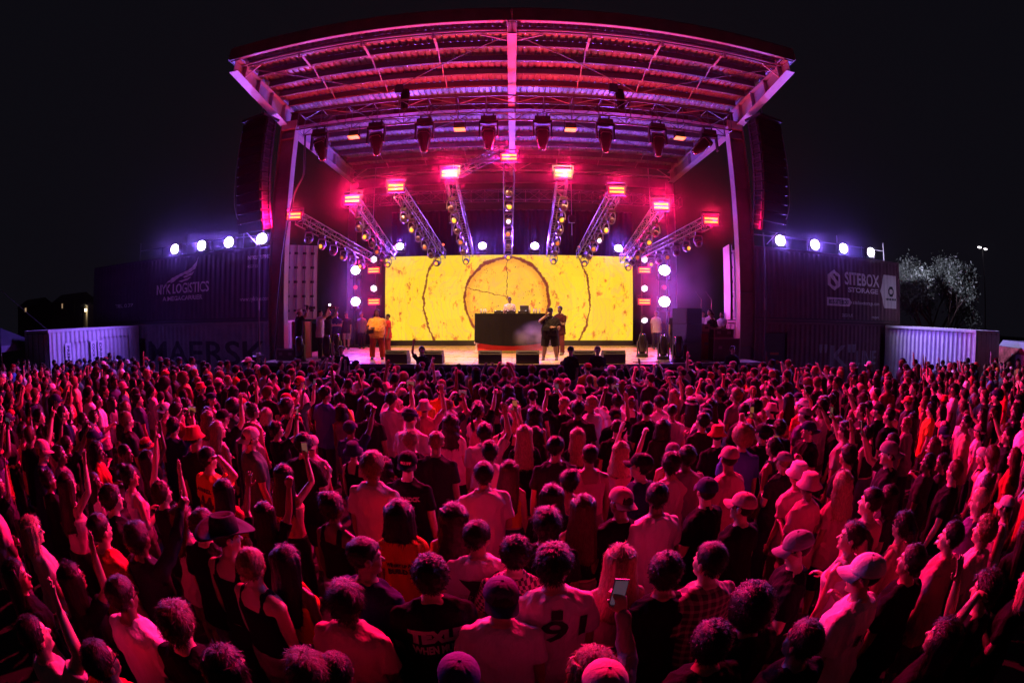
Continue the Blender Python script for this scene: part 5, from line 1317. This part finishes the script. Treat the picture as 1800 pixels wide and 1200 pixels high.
for px, Y, rz, vk, tc, sk, lab in (
  (526, 15.3, -60, 'm_cam', 'black', 3, 'camera operator in white cap on the left stage edge'), (563, 16.4, -75, 'm_cam', 'white', 2, 'person in white tee filming with a lit phone on stage left'),
  (577, 17.5, -70, 'm_phone', 'charcoal', 3, 'person in dark tee behind the filming person on stage left'), (592, 20.6, 200, 'm_cross', 'navy', 2, 'crew member in navy tee standing back on stage left'),
  (609, 21.0, 190, 'm_cup', 'charcoal', 1, 'crew member in charcoal tee and pale shorts on stage left'), (636, 21.5, 185, 'm_down', 'grey', 3, 'crew member in grey tee nearest the left lamp tower'),
  (1153, 21.2, 175, 'm_down2', 'white', 2, 'crew member in white tee in the fog right of the screen'), (1186, 18.2, 160, 'm_down', 'black', 3, 'person whose head shows above the side-fill speaker'),
  (1235, 18.6, 130, 'm_cup', 'white', 2, 'person in white tee standing at the right stage wing'), (1247, 17.3, 110, 'm_bent', 'white', 1, 'person in white top bending over gear at the right wing'),
  (1251, 16.6, 120, 'm_both', 'black', 4, 'technician in black tee at the road cases'), (1268, 17.6, 120, 'm_cross', 'white', 3, 'person in white tee furthest right in the right wing')):
    q = sp(px, Y, rz=rad(rz), vkey=vk, topc=tc, hair=RNG.choice(['short', 'fade', 'crop']), hairc=1, hat='back_cap' if 'white cap' in lab else None, hatc='white', skin=sk, scale=RNG.uniform(.95, 1.03), trou='shorts' if 'shorts' in lab else 'jeans', trouc=(.3, .28, .28) if 'pale shorts' in lab else (.02, .02, .03), label=lab)
    if vk == 'm_cam':
        V = VARS[vk]; M = Matrix.Translation(q.location) @ Matrix.Rotation(rad(rz), 4, 'Z'); h = M @ ((V['hands'][1] + V['hands'][-1]) / 2)
        c = thing('video_camera', 'black video camera held up by the operator in the white cap' if 'operator' in lab else 'camera with a bright lamp held by the person in white tee', 'camera', h, rad(rz))
        ob('body', MB().box((0, 0, .02), (.13, .2, .13)), BLACK, c); ob('lens', MB().tube((0, .1, .02), (0, .24, .02), .045, .05, 12), BLACK, c); ob('viewfinder', MB().box((-.03, -.1, .1), (.05, .14, .04)), BLACK, c)
        if 'operator' not in lab: ob('lamp_face', MB().box((.0, .02, .13), (.09, .06, .06)), mat('camera_lamp', (1, 1, 1), .3, emis=(1, .95, .85), es=8), c)
# tall microphone stands at the right wing
for i, px in enumerate((1232, 1250)):
    x = atY(px, 600, 17.9).x; t = thing('microphone_stand', 'thin boom stand at the right wing, %s of two' % ('left', 'right')[i], 'stand', (x, 17.9, SZ))
    ob('pole', MB().tube((0, 0, 0), (0, 0, 2.2), .015, n=6), ALU, t); ob('boom', MB().tube((0, 0, 2.2), (-.25, 0, 2.5), .012, n=6), ALU, t); ob('base', MB().tube((0, 0, 0), (0, 0, .03), .16, n=14), BLACK, t)
# security and photographers in the pit (feet on the ground, heads above the stage lip)
for px, Y, vk, rz, hat, lab in ((600, 13.75, 'm_point', 200, None, 'security guard in black tee reaching to the crowd left of the wedges'), (1050, 13.75, 'm_cross', 185, None, 'security guard in black tee standing right of the centre wedges'), (1003, 13.7, 'm_cup', 140, 'cap', 'guard in black cap looking aside below the performer in black'),
   (1287, 13.8, 'm_down', 175, None, 'guard in black tee at the right end of the stage'), (455, 13.9, 'm_down', 170, 'cowboy', 'person in dark shirt and pale wide-brimmed hat by the left column'), (437, 12.2, 'm_down2', -20, 'cowboy', 'person wearing a pale cowboy hat near the left stage corner'), (742, 13.75, 'f_up', 190, None, 'photographer in black top pressed against the stage left of the table')):
    q = atY(px, 640, Y); person((q.x, Y, .28 if 'guard' in lab or 'photog' in lab else 0), rad(rz), vk, topc='black' if hat != 'cowboy' else ('charcoal' if Y > 13 else 'navy'), hair='crop' if hat else 'short', hairc=1, hat=hat, hatc='cream' if hat == 'cowboy' else 'black', skin=2, scale=1.03, label=lab)
ps = thing('pit_step', 'long black step in the pit along the stage front', 'step', (0, 13.95, 0)); ob('tread', MB().box((0, 0, .26), (16.5, .9, .04)), BLACK, ps); ob('riser_board', MB().box((0, -.42, .12), (16.5, .03, .24)), BLACK, ps)

# ================================================================== the crowd
STAGE_AIM = Vector((0, 19.0, 0))
def facing(x, y, off=0): return math.atan2(STAGE_AIM.y - y, STAGE_AIM.x - x) - math.pi / 2 + rad(off)
CROWD = []     # (x, y, spec)
# people picked out in the photograph: head position there, pose, clothing
NEAR = [
 (880, 1052, 'm_down', 'tee', 'white', 'crop', 1, 'back_cap', 'purple', 0, 1.0, ''), (975, 992, 'm_down2', 'tee', 'white', 'messy', 1, None, '', 5, 1.06, '91'),
 (1040, 1172, 'm_phone', 'long', 'grey', 'wavy', 4, None, '', 0, .97, ''), (1062, 1206, 'm_down', 'tee', 'pink', 'crop', 1, 'back_cap', 'pink', 0, .99, ''), (806, 1192, 'm_down', 'tee', 'black', 'crop', 1, 'back_cap', 'purple', 0, .97, ''),
 (1090, 985, 'f_down', 'tank', 'cream', 'long', 5, None, '', 0, .98, ''), (1170, 1005, 'm_down2', 'tee', 'black', 'curly', 2, None, '', 15, 1.02, ''), (1247, 985, 'm_down', 'tee', 'black', 'short', 1, None, '', 12, 1.04, 'plaid'),
 (905, 972, 'm_down', 'tee', 'cream', 'curly', 1, None, '', 0, .99, 'patterned'), (840, 942, 'm_down2', 'tee', 'white', 'short', 1, None, '', 0, 1.0, 'strap'), (960, 922, 'm_down', 'tee', 'black', 'messy', 0, None, '', 0, 1.02, ''),
 (756, 1010, 'm_cross', 'tee', 'black', 'curly', 2, None, '', 18, 1.03, 'TEXLE'), (608, 1056, 'm_down', 'tee', 'pink', 'messy', 2, None, '', -4, 1.0, ''), (642, 978, 'm_down2', 'tee', 'navy', 'fade', 1, None, '', -22, 1.04, 'side'),
 (505, 985, 'f_down', 'tank', 'orange', 'long', 0, None, '', -10, .96, ''), (443, 992, 'm_down', 'tank', 'black', 'short', 4, None, '', -12, 1.0, ''), (398, 942, 'm_down2', 'tank', 'black', 'crop', 1, 'cowboy', 'charcoal', 0, 1.03, ''),
 (540, 1180, 'f_down2', 'tee', 'charcoal', 'messy', 3, None, '', 0, .97, ''), (592, 1178, 'f_down', 'tank', 'black', 'short', 2, None, '', 0, .93, ''), (400, 1172, 'f_down', 'tee', 'black', 'wavy', 1, None, '', 0, .98, ''),
 (312, 1095, 'm_down', 'tee', 'black', 'messy', 3, None, '', 4, 1.02, 'glasses'), (215, 1046, 'm_down', 'tee', 'white', 'fade', 2, None, '', 2, 1.03, 'glasses'), (178, 1160, 'm_bent', 'tee', 'red', 'short', 1, None, '', 6, 1.0, 'glasses'),
 (62, 1115, 'm_up', 'tee', 'cream', 'short', 1, None, '', 0, 1.0, ''), (128, 1015, 'f_up', 'tee', 'black', 'long', 1, None, '', 0, .96, 'glasses'), (243, 945, 'm_point', 'long', 'charcoal', 'messy', 2, None, '', 0, 1.0, ''),
 (176, 930, 'm_down', 'tee', 'red', 'fade', 2, None, '', 0, 1.03, ''), (58, 932, 'f_cross', 'tee', 'cream', 'bob', 5, None, '', 0, .95, 'glasses'), (357, 922, 'm_down', 'tee', 'black', 'curly', 3, None, '', 6, 1.0, ''), (30, 1010, 'f_down2', 'tee', 'black', 'long', 0, None, '', 0, .97, ''),
 (702, 905, 'f_down', 'tee', 'orange', 'bob', 1, None, '', 8, 1.0, 'BUILD'), (585, 890, 'f_down', 'tank', 'black', 'bun', 2, None, '', -10, 1.0, ''), (796, 908, 'f_down2', 'tank', 'tan', 'wavy', 2, None, '', 0, .98, ''),
 (655, 818, 'm_down', 'tee', 'white', 'messy', 4, None, '', -4, 1.08, ''), (716, 815, 'm_down', 'tee', 'black', 'crop', 1, 'back_cap', 'black', 0, 1.03, 'HARD'), (1092, 882, 'm_down', 'tee', 'black', 'crop', 1, 'back_cap', 'pink', 12, 1.0, ''),
 (1155, 872, 'm_down2', 'tee', 'white', 'short', 1, None, '', 14, 1.03, ''), (1242, 862, 'm_cup', 'tee', 'black', 'crop', 1, 'cap', 'navy', 28, 1.0, ''), (1305, 890, 'm_down', 'tee', 'black', 'crop', 1, 'cap', 'pink', 20, 1.0, ''),
 (1402, 962, 'm_both', 'tee', 'black', 'crop', 1, 'cap', 'grey', 50, 1.0, 'glasses'), (1520, 1008, 'm_cup', 'tee', 'white', 'crop', 1, 'cap', 'white', 10, 1.05, 'print2'), (1602, 985, 'm_down', 'tee', 'black', 'short', 2, None, '', 0, 1.0, ''),
 (1497, 942, 'f_down2', 'tank', 'white', 'pony', 2, None, '', 10, .98, ''), (1587, 922, 'f_cross', 'tank', 'tan', 'pony', 1, None, '', 4, .97, 'glasses'), (1672, 942, 'm_down', 'tee', 'pink', 'short', 1, None, '', 0, 1.0, ''), (1730, 932, 'm_bent', 'tee', 'cream', 'curly', 4, None, '', 0, 1.0, ''),
 (1732, 1035, 'm_head', 'tee', 'black', 'messy', 2, None, '', 0, 1.0, ''), (1320, 1068, 'm_cross', 'tee', 'black', 'afro', 0, None, '', 0, 1.0, ''), (1410, 1125, 'm_down', 'tee', 'black', 'short', 1, None, '', 6, 1.0, ''), (1655, 1120, 'm_up', 'tee', 'black', 'bob', 1, None, '', 0, .97, ''),
 (1250, 1130, 'm_down2', 'tee', 'black', 'curly', 0, None, '', 8, 1.0, ''), (1025, 892, 'f_down', 'tank', 'black', 'long', 3, None, '', 0, .98, ''), (968, 872, 'f_down2', 'tee', 'black', 'long', 1, None, '', 0, .96, ''), (850, 832, 'm_bent', 'tee', 'white', 'short', 1, None, '', 14, 1.02, ''),
 (1530, 882, 'm_down', 'tee', 'pink', 'fade', 1, None, '', 4, 1.03, ''), (1422, 852, 'f_cross', 'tee', 'pink', 'crop', 1, 'bucket', 'pink', 0, .98, ''), (1402, 832, 'f_down', 'tee', 'cream', 'crop', 1, 'bucket', 'white', 0, .98, ''), (1480, 848, 'f_down', 'tee', 'pink', 'wavy', 5, None, '', 0, .97, ''),
 (1282, 805, 'm_down2', 'tee', 'pink', 'crop', 1, 'cap', 'pink', 16, 1.04, 'circle'), (1206, 802, 'm_down', 'tee', 'grey', 'short', 1, None, '', 4, 1.03, ''), (1126, 818, 'm_down', 'tee', 'navy', 'short', 1, 'cap', 'black', 40, 1.03, ''),
 (366, 805, 'm_head', 'tee', 'orange', 'short', 0, None, '', -6, 1.03, '44'), (445, 722, 'f_down', 'tank', 'white', 'bun', 1, None, '', -6, 1.02, 'striped'), (746, 716, 'm_up', 'tee', 'pink', 'crop', 1, 'bucket', 'cream', 0, 1.0, ''),
 (852, 760, 'm_up', 'tee', 'cream', 'messy', 2, None, '', 0, 1.0, ''), (500, 835, 'f_phone', 'tank', 'tan', 'long', 1, None, '', 0, .96, ''), (922, 762, 'f_down', 'tee', 'black', 'long', 5, None, '', 0, .97, ''), (977, 785, 'm_down2', 'tee', 'charcoal', 'short', 0, None, '', 0, 1.04, ''), (1036, 800, 'm_down', 'tank', 'pink', 'fade', 0, None, '', 0, 1.0, ''),
 (1180, 815, 'm_down2', 'tee', 'cream', 'messy', 1, None, '', 4, 1.0, ''), (1500, 690, 'm_up', 'tee', 'black', 'short', 0, None, '', 0, 1.0, ''), (1340, 760, 'm_phone2', 'tee', 'black', 'short', 0, 'cap', 'black', 0, 1.0, ''), (1085, 705, 'm_phone2', 'tee', 'white', 'curly', 1, None, '', 0, 1.0, ''),
 (740, 665, 'm_up', 'tee', 'black', 'short', 0, None, '', 0, 1.0, ''), (735, 648, 'm_point', 'tee', 'pink', 'short', 0, None, '', 0, 1.06, ''), (585, 648, 'f_both', 'tank', 'black', 'long', 0, None, '', 0, 1.0, ''), (1170, 655, 'm_phone2', 'tee', 'black', 'short', 0, None, '', 0, 1.0, ''), (1490, 800, 'm_up', 'tee', 'black', 'curly', 0, None, '', 0, 1.0, ''), (40, 760, 'm_up', 'tee', 'pink', 'short', 1, None, '', 0, 1.0, ''), (290, 720, 'm_down', 'tee', 'pink', 'crop', 1, 'back_cap', 'white', 0, 1.0, ''),
]
occ = []
for r in NEAR:
    px, py, vk, top, tc, hr, hc, hat, hatc, off, sc, ex = r
    q = atZ(px, py, 1.64 * sc * .96); occ.append((q.x, q.y)); CROWD.append((q.x, q.y, r))
cell = {}
def okpos(x, y, rmin):
    i, j = int(x // .6), int(y // .6)
    for a in range(i - 1, i + 2):
        for b in range(j - 1, j + 2):
            for (u, v) in cell.get((a, b), ()):
                if (u - x) ** 2 + (v - y) ** 2 < rmin * rmin: return False
    return True
def put(x, y): cell.setdefault((int(x // .6), int(y // .6)), []).append((x, y))
for x, y in occ: put(x, y)
rg = random.Random(11)
TOPS = ['black'] * 18 + ['charcoal'] * 6 + ['white'] * 5 + ['pink'] * 2 + ['cream'] * 2 + ['grey'] * 3 + ['navy'] * 3 + ['red'] * 2 + ['orange', 'blue', 'green', 'maroon', 'tan', 'purple', 'yellow']
MV = ['m_down'] * 7 + ['m_down2'] * 6 + ['m_bent'] * 2 + ['m_cup'] * 2 + ['m_cross'] * 2 + ['m_up', 'm_phone', 'm_phone2', 'm_point', 'm_head', 'm_both']
FV = ['f_down'] * 7 + ['f_down2'] * 4 + ['f_cross'] * 2 + ['f_up', 'f_phone', 'f_both']
def rand_spec():
    f = rg.random() < .42; sc = rg.uniform(.88, 1.01) if f else rg.uniform(.94, 1.09)
    vk = rg.choice(FV if f else MV); tc = rg.choice(TOPS)
    top = ('tank' if f and rg.random() < .5 else 'tee')
    if (vk, top) not in SHIRTS: top = 'tee'
    hr = rg.choice(['long'] * 5 + ['wavy'] * 3 + ['pony', 'bun', 'bob']) if f else rg.choice(['short'] * 5 + ['fade'] * 3 + ['messy'] * 3 + ['curly'] * 3 + ['crop'] + ['afro', 'short'])
    hat, hatc = None, 'black'
    if rg.random() < .22:
        hat = rg.choice(['cap', 'cap', 'back_cap', 'back_cap', 'back_cap', 'bucket', 'beanie']); hatc = rg.choice(['black', 'white', 'pink', 'navy', 'red', 'grey', 'cream'])
        if hr not in ('crop', 'under', 'long', 'pony'): hr = 'crop'
    return (0, 0, vk, top, tc, hr, rg.choice([0, 0, 1, 1, 1, 2, 2, 3, 4, 5, 6]), hat, hatc, rg.gauss(0, 13) if rg.random() < .9 else rg.uniform(-90, 90), sc * .955, 'glasses' if rg.random() < .06 else '')
tries = 0
while tries < 26000:
    tries += 1
    y = rg.uniform(.9, 12.75); x = rg.uniform(-21.5, 21.5)
    if abs(x) > 2.25 * y + 1.2: continue
    if y > 10.3 and abs(x) > 16.9: continue
    if y > 11.4 and x > 9.2: continue
    if x < -19.3 and y > 8.6 or x > 19.2 and y > 7.6: continue
    X_, Y_ = pix(x, y, 1.6)
    if not (-25 < X_ < 1825 and Y_ < 1225): continue
    if not okpos(x, y, .50 + .05 * max(0, min(1, (7 - math.hypot(x, y)) / 4)) + .13 * noise.noise(Vector((x * .8, y * .8, 3.)))): continue
    put(x, y); CROWD.append((x, y, rand_spec()))
# side areas before the container stacks
for k in range(2600):
    y = rg.uniform(12.75, 14.6); x = -rg.uniform(10.5, 16.9)
    if rg.random() < (y - 12.6) / 1.8 + (x + 17) * .08: continue
    if okpos(x, y, .58): put(x, y); CROWD.append((x, y, rand_spec()))
CROWD.sort(key=lambda c: c[0] ** 2 + c[1] ** 2)
NEARSET = [c for c in CROWD if c[2][0] or c[2][1]]
REST = [c for c in CROWD if not (c[2][0] or c[2][1])]
NIND = 275
IND = NEARSET + REST[:NIND - len(NEARSET)]
FAR = REST[NIND - len(NEARSET):]
TOPW = dict(tee='t-shirt', tank='tank top', long='long-sleeved shirt')
POSEW = dict(m_bent='one hand before the chest', m_cup='right hand raised to chest', m_up='right arm raised', m_phone='right arm lifting a phone', m_phone2='both arms holding a phone up', m_cross='arms crossed', m_point='right arm pointing up', m_head='hand on head', m_both='hands together looking down', f_down2='one hand before the chest', f_up='right arm raised', f_phone='lifting a phone', f_both='both arms up', f_cross='hands together')
def zone(x, y):
    X_, Y_ = pix(x, y, 1.63)
    col = 'at the far left' if X_ < 300 else 'left of centre' if X_ < 680 else 'in the centre' if X_ < 1120 else 'right of centre' if X_ < 1500 else 'at the far right'
    row = 'nearest rows' if Y_ > 1000 else 'near rows' if Y_ > 850 else 'middle rows' if Y_ > 730 else 'rows close to the stage'
    return '%s, %s' % (row, col), X_
labs = {}
made = []
for (x, y, r) in IND:
    _, _, vk, top, tc, hr, hc, hat, hatc, off, sc, ex = r
    pat = ex if ex in PATS else None
    rg2 = random.Random(int(x * 1000) * 31 + int(y * 1000)); dark = hr in ('afro',) or rg2.random() < .42
    sk = rg2.choice([3, 4, 4, 5]) if dark and hc < 3 else rg2.choice([0, 1, 1, 2, 2])
    p = person((x, y, 0), facing(x, y, off), vk, top, tc, hr, hc, hat, hatc, sk, sc * (.96 if r[0] else 1), 'jeans' if rg2.random() < .6 else 'shorts', rg2.choice([(.03, .035, .06), (.015, .015, .016), (.12, .13, .17), (.2, .17, .13)]), pat=pat, glasses=ex == 'glasses', group='people in the crowd before the stage', mirror=vk in ('m_cup', 'm_bent', 'f_down2', 'm_head') and rg2.random() < .5)
    p['_v'] = vk; made.append((p, r))
    if not r[0]: p.rotation_euler.x = rad(rg2.gauss(0, 2.8)); p.rotation_euler.y = rad(rg2.gauss(0, 2.8))
    if ex == '91':
        ink = mat('print_black', (.02, .015, .02), .8)
        back_print(p, '91', .045, 1.27, .26, .16, ink, .004); back_print(p, [[(-.03, -.03), (.03, -.03), (.03, .03), (-.03, .03)]], 0, 1.385, .0, .0, ink)
    elif ex == 'TEXLE':
        ink = mat('print_pink', (.55, .40, .45), .8); back_print(p, 'TEXLE', -.01, 1.29, .31, .10, ink, .012); back_print(p, 'WHEN MUSIC', 0, 1.19, .30, .06, ink, .004)
    elif ex == 'BUILD':
        ink = mat('print_dark', (.05, .02, .02), .8); back_print(p, 'WE GET UP AND', 0, 1.26, .24, .035, ink, .004); back_print(p, 'BUILD IT', 0, 1.20, .22, .05, ink, .006)
    elif ex == 'HARD':
        ink = mat('print_rose', (.40, .22, .24), .8); back_print(p, 'HARD NOCK', 0, 1.33, .28, .05, ink, .006)
        back_print(p, [[(-.09, .02), (-.03, .05), (.03, .05), (.09, .02), (.05, -.03), (0, -.06), (-.05, -.03)]], 0, 1.23, 0, 0, ink); back_print(p, 'TLSC', 0, 1.12, .12, .03, ink)
        cp = [c for c in p.children if c.name.startswith('cap')][0]; q_ = fit_text('BLUFF', .10, .03, .002); q_.transform(Matrix.Rotation(rad(90), 4, 'X')); q_.transform(Matrix.Rotation(rad(180), 4, 'Z')); q_.transform(Matrix.Translation((.05, .124, .05)))
        for v in q_.vertices: v.co.y = .126 - 3.6 * v.co.x ** 2
        ob('lettering', q_, mat('cap_letters', (.75, .5, .55), .7), cp)
    elif ex == '44': back_print(p, '44', 0, 1.18, .24, .18, mat('print_dark', (.05, .02, .02), .8), .012); back_print(p, 'ALVAREZ', 0, 1.33, .26, .05, mat('print_dark', (.05, .02, .02), .8), .004)
    elif ex == 'strap':
        ink = mat('print_black', (.02, .015, .02), .8)
        back_print(p, [[(-.13, .11), (.13, .11), (.05, .02), (.10, -.14), (.03, -.14), (0, -.02), (-.03, -.14), (-.10, -.14), (-.05, .02)]], 0, 1.24, 0, 0, ink); back_print(p, 'STRUPPR', 0, 1.20, .26, .05, mat('print_rose', (.40, .22, .24), .8)).location.y -= .004
        back_print(p, [[(-.19, -.22), (-.16, -.22), (.15, .20), (.12, .20)]], 0, 1.22, 0, 0, BLACK).location.y -= .007
    elif ex == 'circle':
        ink = mat('print_rose', (.40, .22, .24), .8); C_ = [[(r_ * math.cos(a), r_ * math.sin(a)) for a in [2 * math.pi * i / 20 for i in range(20)]] for r_ in (.10, .085)]
        back_print(p, [[C_[0][i], C_[0][(i + 1) % 20], C_[1][(i + 1) % 20], C_[1][i]] for i in range(20)], 0, 1.22, 0, 0, ink)
    elif ex == 'print2': back_print(p, '10', .02, 1.25, .14, .09, mat('print_dark', (.05, .02, .02), .8), .006)
    elif ex == 'side': back_print(p, 'BALI', .07, 1.18, .12, .06, mat('print_violet', (.3, .25, .5), .8), .004)
    z, X_ = zone(x, y)
    hw = {'cap': 'cap', 'back_cap': 'backward cap', 'bucket': 'bucket hat', 'cowboy': 'wide-brimmed hat', 'beanie': 'beanie'}.get(hat)
    look = '%s %s' % (pat or tc, TOPW[top] if not ex.isdigit() else 'jersey number %s' % ex)
    if hw: look += ', %s %s' % (hatc, hw)
    if vk in POSEW: look += ', ' + POSEW[vk]
    labs.setdefault('person in %s, %s' % (look, z), []).append((X_, p))
for L_, ps_ in labs.items():
    ps_.sort(key=lambda a: a[0])
    for i, (X_, p) in enumerate(ps_):
        n_ = len(ps_); s = L_
        if n_ == 2: s += ', %s one' % ('left' if i == 0 else 'right')
        elif n_ > 2: s += ', ' + ('leftmost' if i == 0 else 'rightmost' if i == n_ - 1 else (ORD9 + ['tenth', 'eleventh', 'twelfth'])[min(i, 11)] + ' from left')
        w_ = s.split()
        
        if len(w_) > 16: s = s.replace(' raised to chest', ' up').replace(' before the chest', ' up').replace('close to the stage', 'by the stage').replace('both arms holding a phone up', 'both arms up').replace('right arm lifting a phone', 'phone up')
        if len(s.split()) > 16: s = s.replace('person in ', '').replace('long-sleeved shirt', 'long sleeves').replace('hands together looking down', 'looking down').replace('wide-brimmed hat', 'hat').replace('one hand up, ', '').replace('right hand up, ', '')
        p['label'] = s
k = 0; PHL = []
for p, r in made:
    if r[2] in ('m_phone', 'm_phone2', 'f_phone'):
        k += 1; lab = p['label'].replace('person in', 'wearer of').split(', ')
        pl = 'phone held by %s' % ' '.join(p['label'].replace(',', '').replace('both arms holding a phone up ', '').replace('right arm lifting a phone ', '').replace('lifting a phone ', '').replace('both arms up ', '').replace('phone up ', '').replace(' the', '').split()[:13])
        PHL.append((phone(p, 1, pl, land=r[2] == 'm_phone2' and k % 2 == 0, scr=k % 3), pl))
for p, r in made: del p['_v']
for t_, l_ in PHL:
    al = sorted([q for q, m_ in PHL if m_ == l_], key=lambda q: pix(*q.location)[0])
    if len(al) > 1: t_['label'] = ' '.join(l_.split()[:13]) + ', ' + ('left' if al.index(t_) == 0 else 'right' if al.index(t_) == len(al) - 1 else 'middle') + ' one'

# ---- everyone farther back: one mass of real figures
def lowres(vk, top, hr, hat, rb, rs, rh):
    V = VARS[vk]; out = []
    for me, ratio, slot, M in ((V['body'], rb, 0, None), (shirt(V, top), rs, 1, None), (hair_mesh(hr, 0, False), rh, 2, V['Hm'])) + (((hat_mesh('cap' if 'cap' in hat else hat), .5, 3, V['Hm'] @ (Matrix.Rotation(math.pi, 4, 'Z') if hat == 'back_cap' else Matrix.Identity(4))),) if hat else ()):
        c = me.copy(); c = evald(c, [('DECIMATE', dict(ratio=ratio)), ('TRIANGULATE', {})])
        if M is not None: c.transform(M)
        v = np.empty(len(c.vertices) * 3); c.vertices.foreach_get('co', v); f = np.empty(len(c.polygons) * 3, int); c.polygons.foreach_get('vertices', f)
        out.append((v.reshape(-1, 3), f.reshape(-1, 3), slot)); bpy.data.meshes.remove(c)
    return out
LOW = {}
for vk, top, hr, hat in (('m_down', 'tee', 'short', None), ('m_down2', 'tee', 'curly', None), ('m_down', 'tee', 'crop', 'back_cap'), ('m_down2', 'tee', 'crop', 'cap'), ('m_up', 'tee', 'short', None), ('m_phone2', 'tee', 'messy', None), ('m_cross', 'tee', 'fade', None), ('m_cup', 'tee', 'afro', None), ('f_down', 'tank', 'long', None), ('f_down2', 'tee', 'wavy', None), ('f_up', 'tank', 'long', None), ('f_cross', 'tee', 'pony', None), ('f_down', 'tee', 'crop', 'bucket')):
    LOW[(vk, top, hr, hat)] = lowres(vk, top, hr, hat, .055, .075, .30)
keys = list(LOW); wts = [11, 10, 4, 4, 2, 2.5, 3, 3, 10, 6, 1, 5, 1]
VV, FF, CC = [], [], []; off_ = 0
for (x, y, r) in FAR:
    kk = rg.choices(keys, wts)[0]; sc = (rg.uniform(.86, .97) if kk[0][0] == 'f' else rg.uniform(.91, 1.04)); a = facing(x, y, rg.gauss(0, 14)); ca, sa = math.cos(a), math.sin(a); mx = rg.choice((-1, 1))
    cs = [SKINS[rg.choice([0, 1, 2, 2, 3, 3, 4, 5])], COLS[rg.choice(TOPS + ['black'] * 14)], HAIRC[rg.choice([0, 0, 0, 1, 1, 1, 2, 2, 3, 4])], COLS[rg.choice(['black', 'white', 'pink', 'navy', 'red', 'grey'])]]
    for v, f, s in LOW[kk]:
        w = v * sc; w = np.c_[w[:, 0] * mx, w[:, 1], w[:, 2]]
        VV.append(np.c_[w[:, 0] * ca - w[:, 1] * sa + x, w[:, 0] * sa + w[:, 1] * ca + y, w[:, 2]]); FF.append((f[:, ::-1] if mx < 0 else f) + off_); CC.append(np.tile(np.array((*cs[s], 1.)), (len(v), 1))); off_ += len(v)
VV, FF, CC = np.concatenate(VV), np.concatenate(FF), np.concatenate(CC)
me = bpy.data.meshes.new('far_crowd'); me.vertices.add(len(VV)); me.vertices.foreach_set('co', VV.ravel()); me.loops.add(FF.size); me.loops.foreach_set('vertex_index', FF.ravel()); me.polygons.add(len(FF)); me.polygons.foreach_set('loop_start', np.arange(0, FF.size, 3)); me.polygons.foreach_set('loop_total', np.full(len(FF), 3)); me.polygons.foreach_set('use_smooth', np.ones(len(FF), bool)); me.update(calc_edges=True)
at = me.color_attributes.new('tint', 'FLOAT_COLOR', 'POINT'); at.data.foreach_set('color', CC.ravel())
me.materials.append(mat('far_crowd_tint', attr='tint', rough=.75, spec=.12))
tag(ob('distant_crowd', me), 'dense mass of people farther back before the stage', 'crowd', kind='stuff')
print('CROWD', len(CROWD), len(IND), len(FAR), 'tris far', len(FF))
# ================================================================== theatrical haze in the air; its forward scatter stands in for lens bloom
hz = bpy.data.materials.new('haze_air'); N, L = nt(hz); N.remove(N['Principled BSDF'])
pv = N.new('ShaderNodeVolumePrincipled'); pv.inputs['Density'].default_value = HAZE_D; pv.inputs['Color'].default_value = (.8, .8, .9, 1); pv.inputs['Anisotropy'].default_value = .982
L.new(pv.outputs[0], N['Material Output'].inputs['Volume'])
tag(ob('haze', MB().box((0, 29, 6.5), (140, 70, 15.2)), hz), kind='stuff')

def fog(name, c, r, dens, col, g, label, ns, seed):
    """a soft cloud: density fades from the middle and breaks up with noise"""
    m = bpy.data.materials.new(name); N, L = nt(m); N.remove(N['Principled BSDF'])
    p = N.new('ShaderNodeVolumePrincipled'); p.inputs['Color'].default_value = (*col, 1); p.inputs['Anisotropy'].default_value = g
    tc = N.new('ShaderNodeTexCoord'); mp = N.new('ShaderNodeMapping'); mp.inputs['Scale'].default_value = tuple(1 / q for q in r); L.new(tc.outputs['Object'], mp.inputs[0])
    gr = N.new('ShaderNodeTexGradient'); gr.gradient_type = 'SPHERICAL'; L.new(mp.outputs[0], gr.inputs[0])
    no_ = N.new('ShaderNodeTexNoise'); no_.inputs['Scale'].default_value = ns; no_.inputs['Detail'].default_value = 4; m2 = N.new('ShaderNodeMapping'); m2.inputs['Location'].default_value = (seed, seed * 2, 0); L.new(mp.outputs[0], m2.inputs[0]); L.new(m2.outputs[0], no_.inputs['Vector'])
    f = nn(N, L, 'MULTIPLY', nn(N, L, 'POWER', gr.outputs['Fac'], 1.2), nn(N, L, 'MULTIPLY', nn(N, L, 'SUBTRACT', no_.outputs['Fac'], .34), 3.2, clamp=True))
    L.new(nn(N, L, 'MULTIPLY', f, dens), p.inputs['Density']); L.new(p.outputs[0], N['Material Output'].inputs['Volume'])
    tag(ob(name, MB().ell((0, 0, 0), r, nu=24, nv=16), m, loc=c, smooth=True), label, 'fog', kind='stuff')
fog('stage_fog', (6.9, 19.6, 4.2), (2.1, 3.2, 2.9), .09, (.85, .8, .95), .35, 'violet fog drifting at the right side of the stage', 1.6, 3.)
fog('stage_fog', (-6.9, 20.0, 3.9), (1.5, 2.6, 2.4), .04, (.85, .8, .95), .35, 'thin violet fog at the left side of the stage', 1.8, 9.)
fog('fog_puff', (.85, 18.0, SZ + .62), (.9, .55, .72), 2.2, (.85, .8, .9), .2, 'small puff of smoke before the black table', 1.7, 5.)
bpy.data.scenes.remove(BAKE)
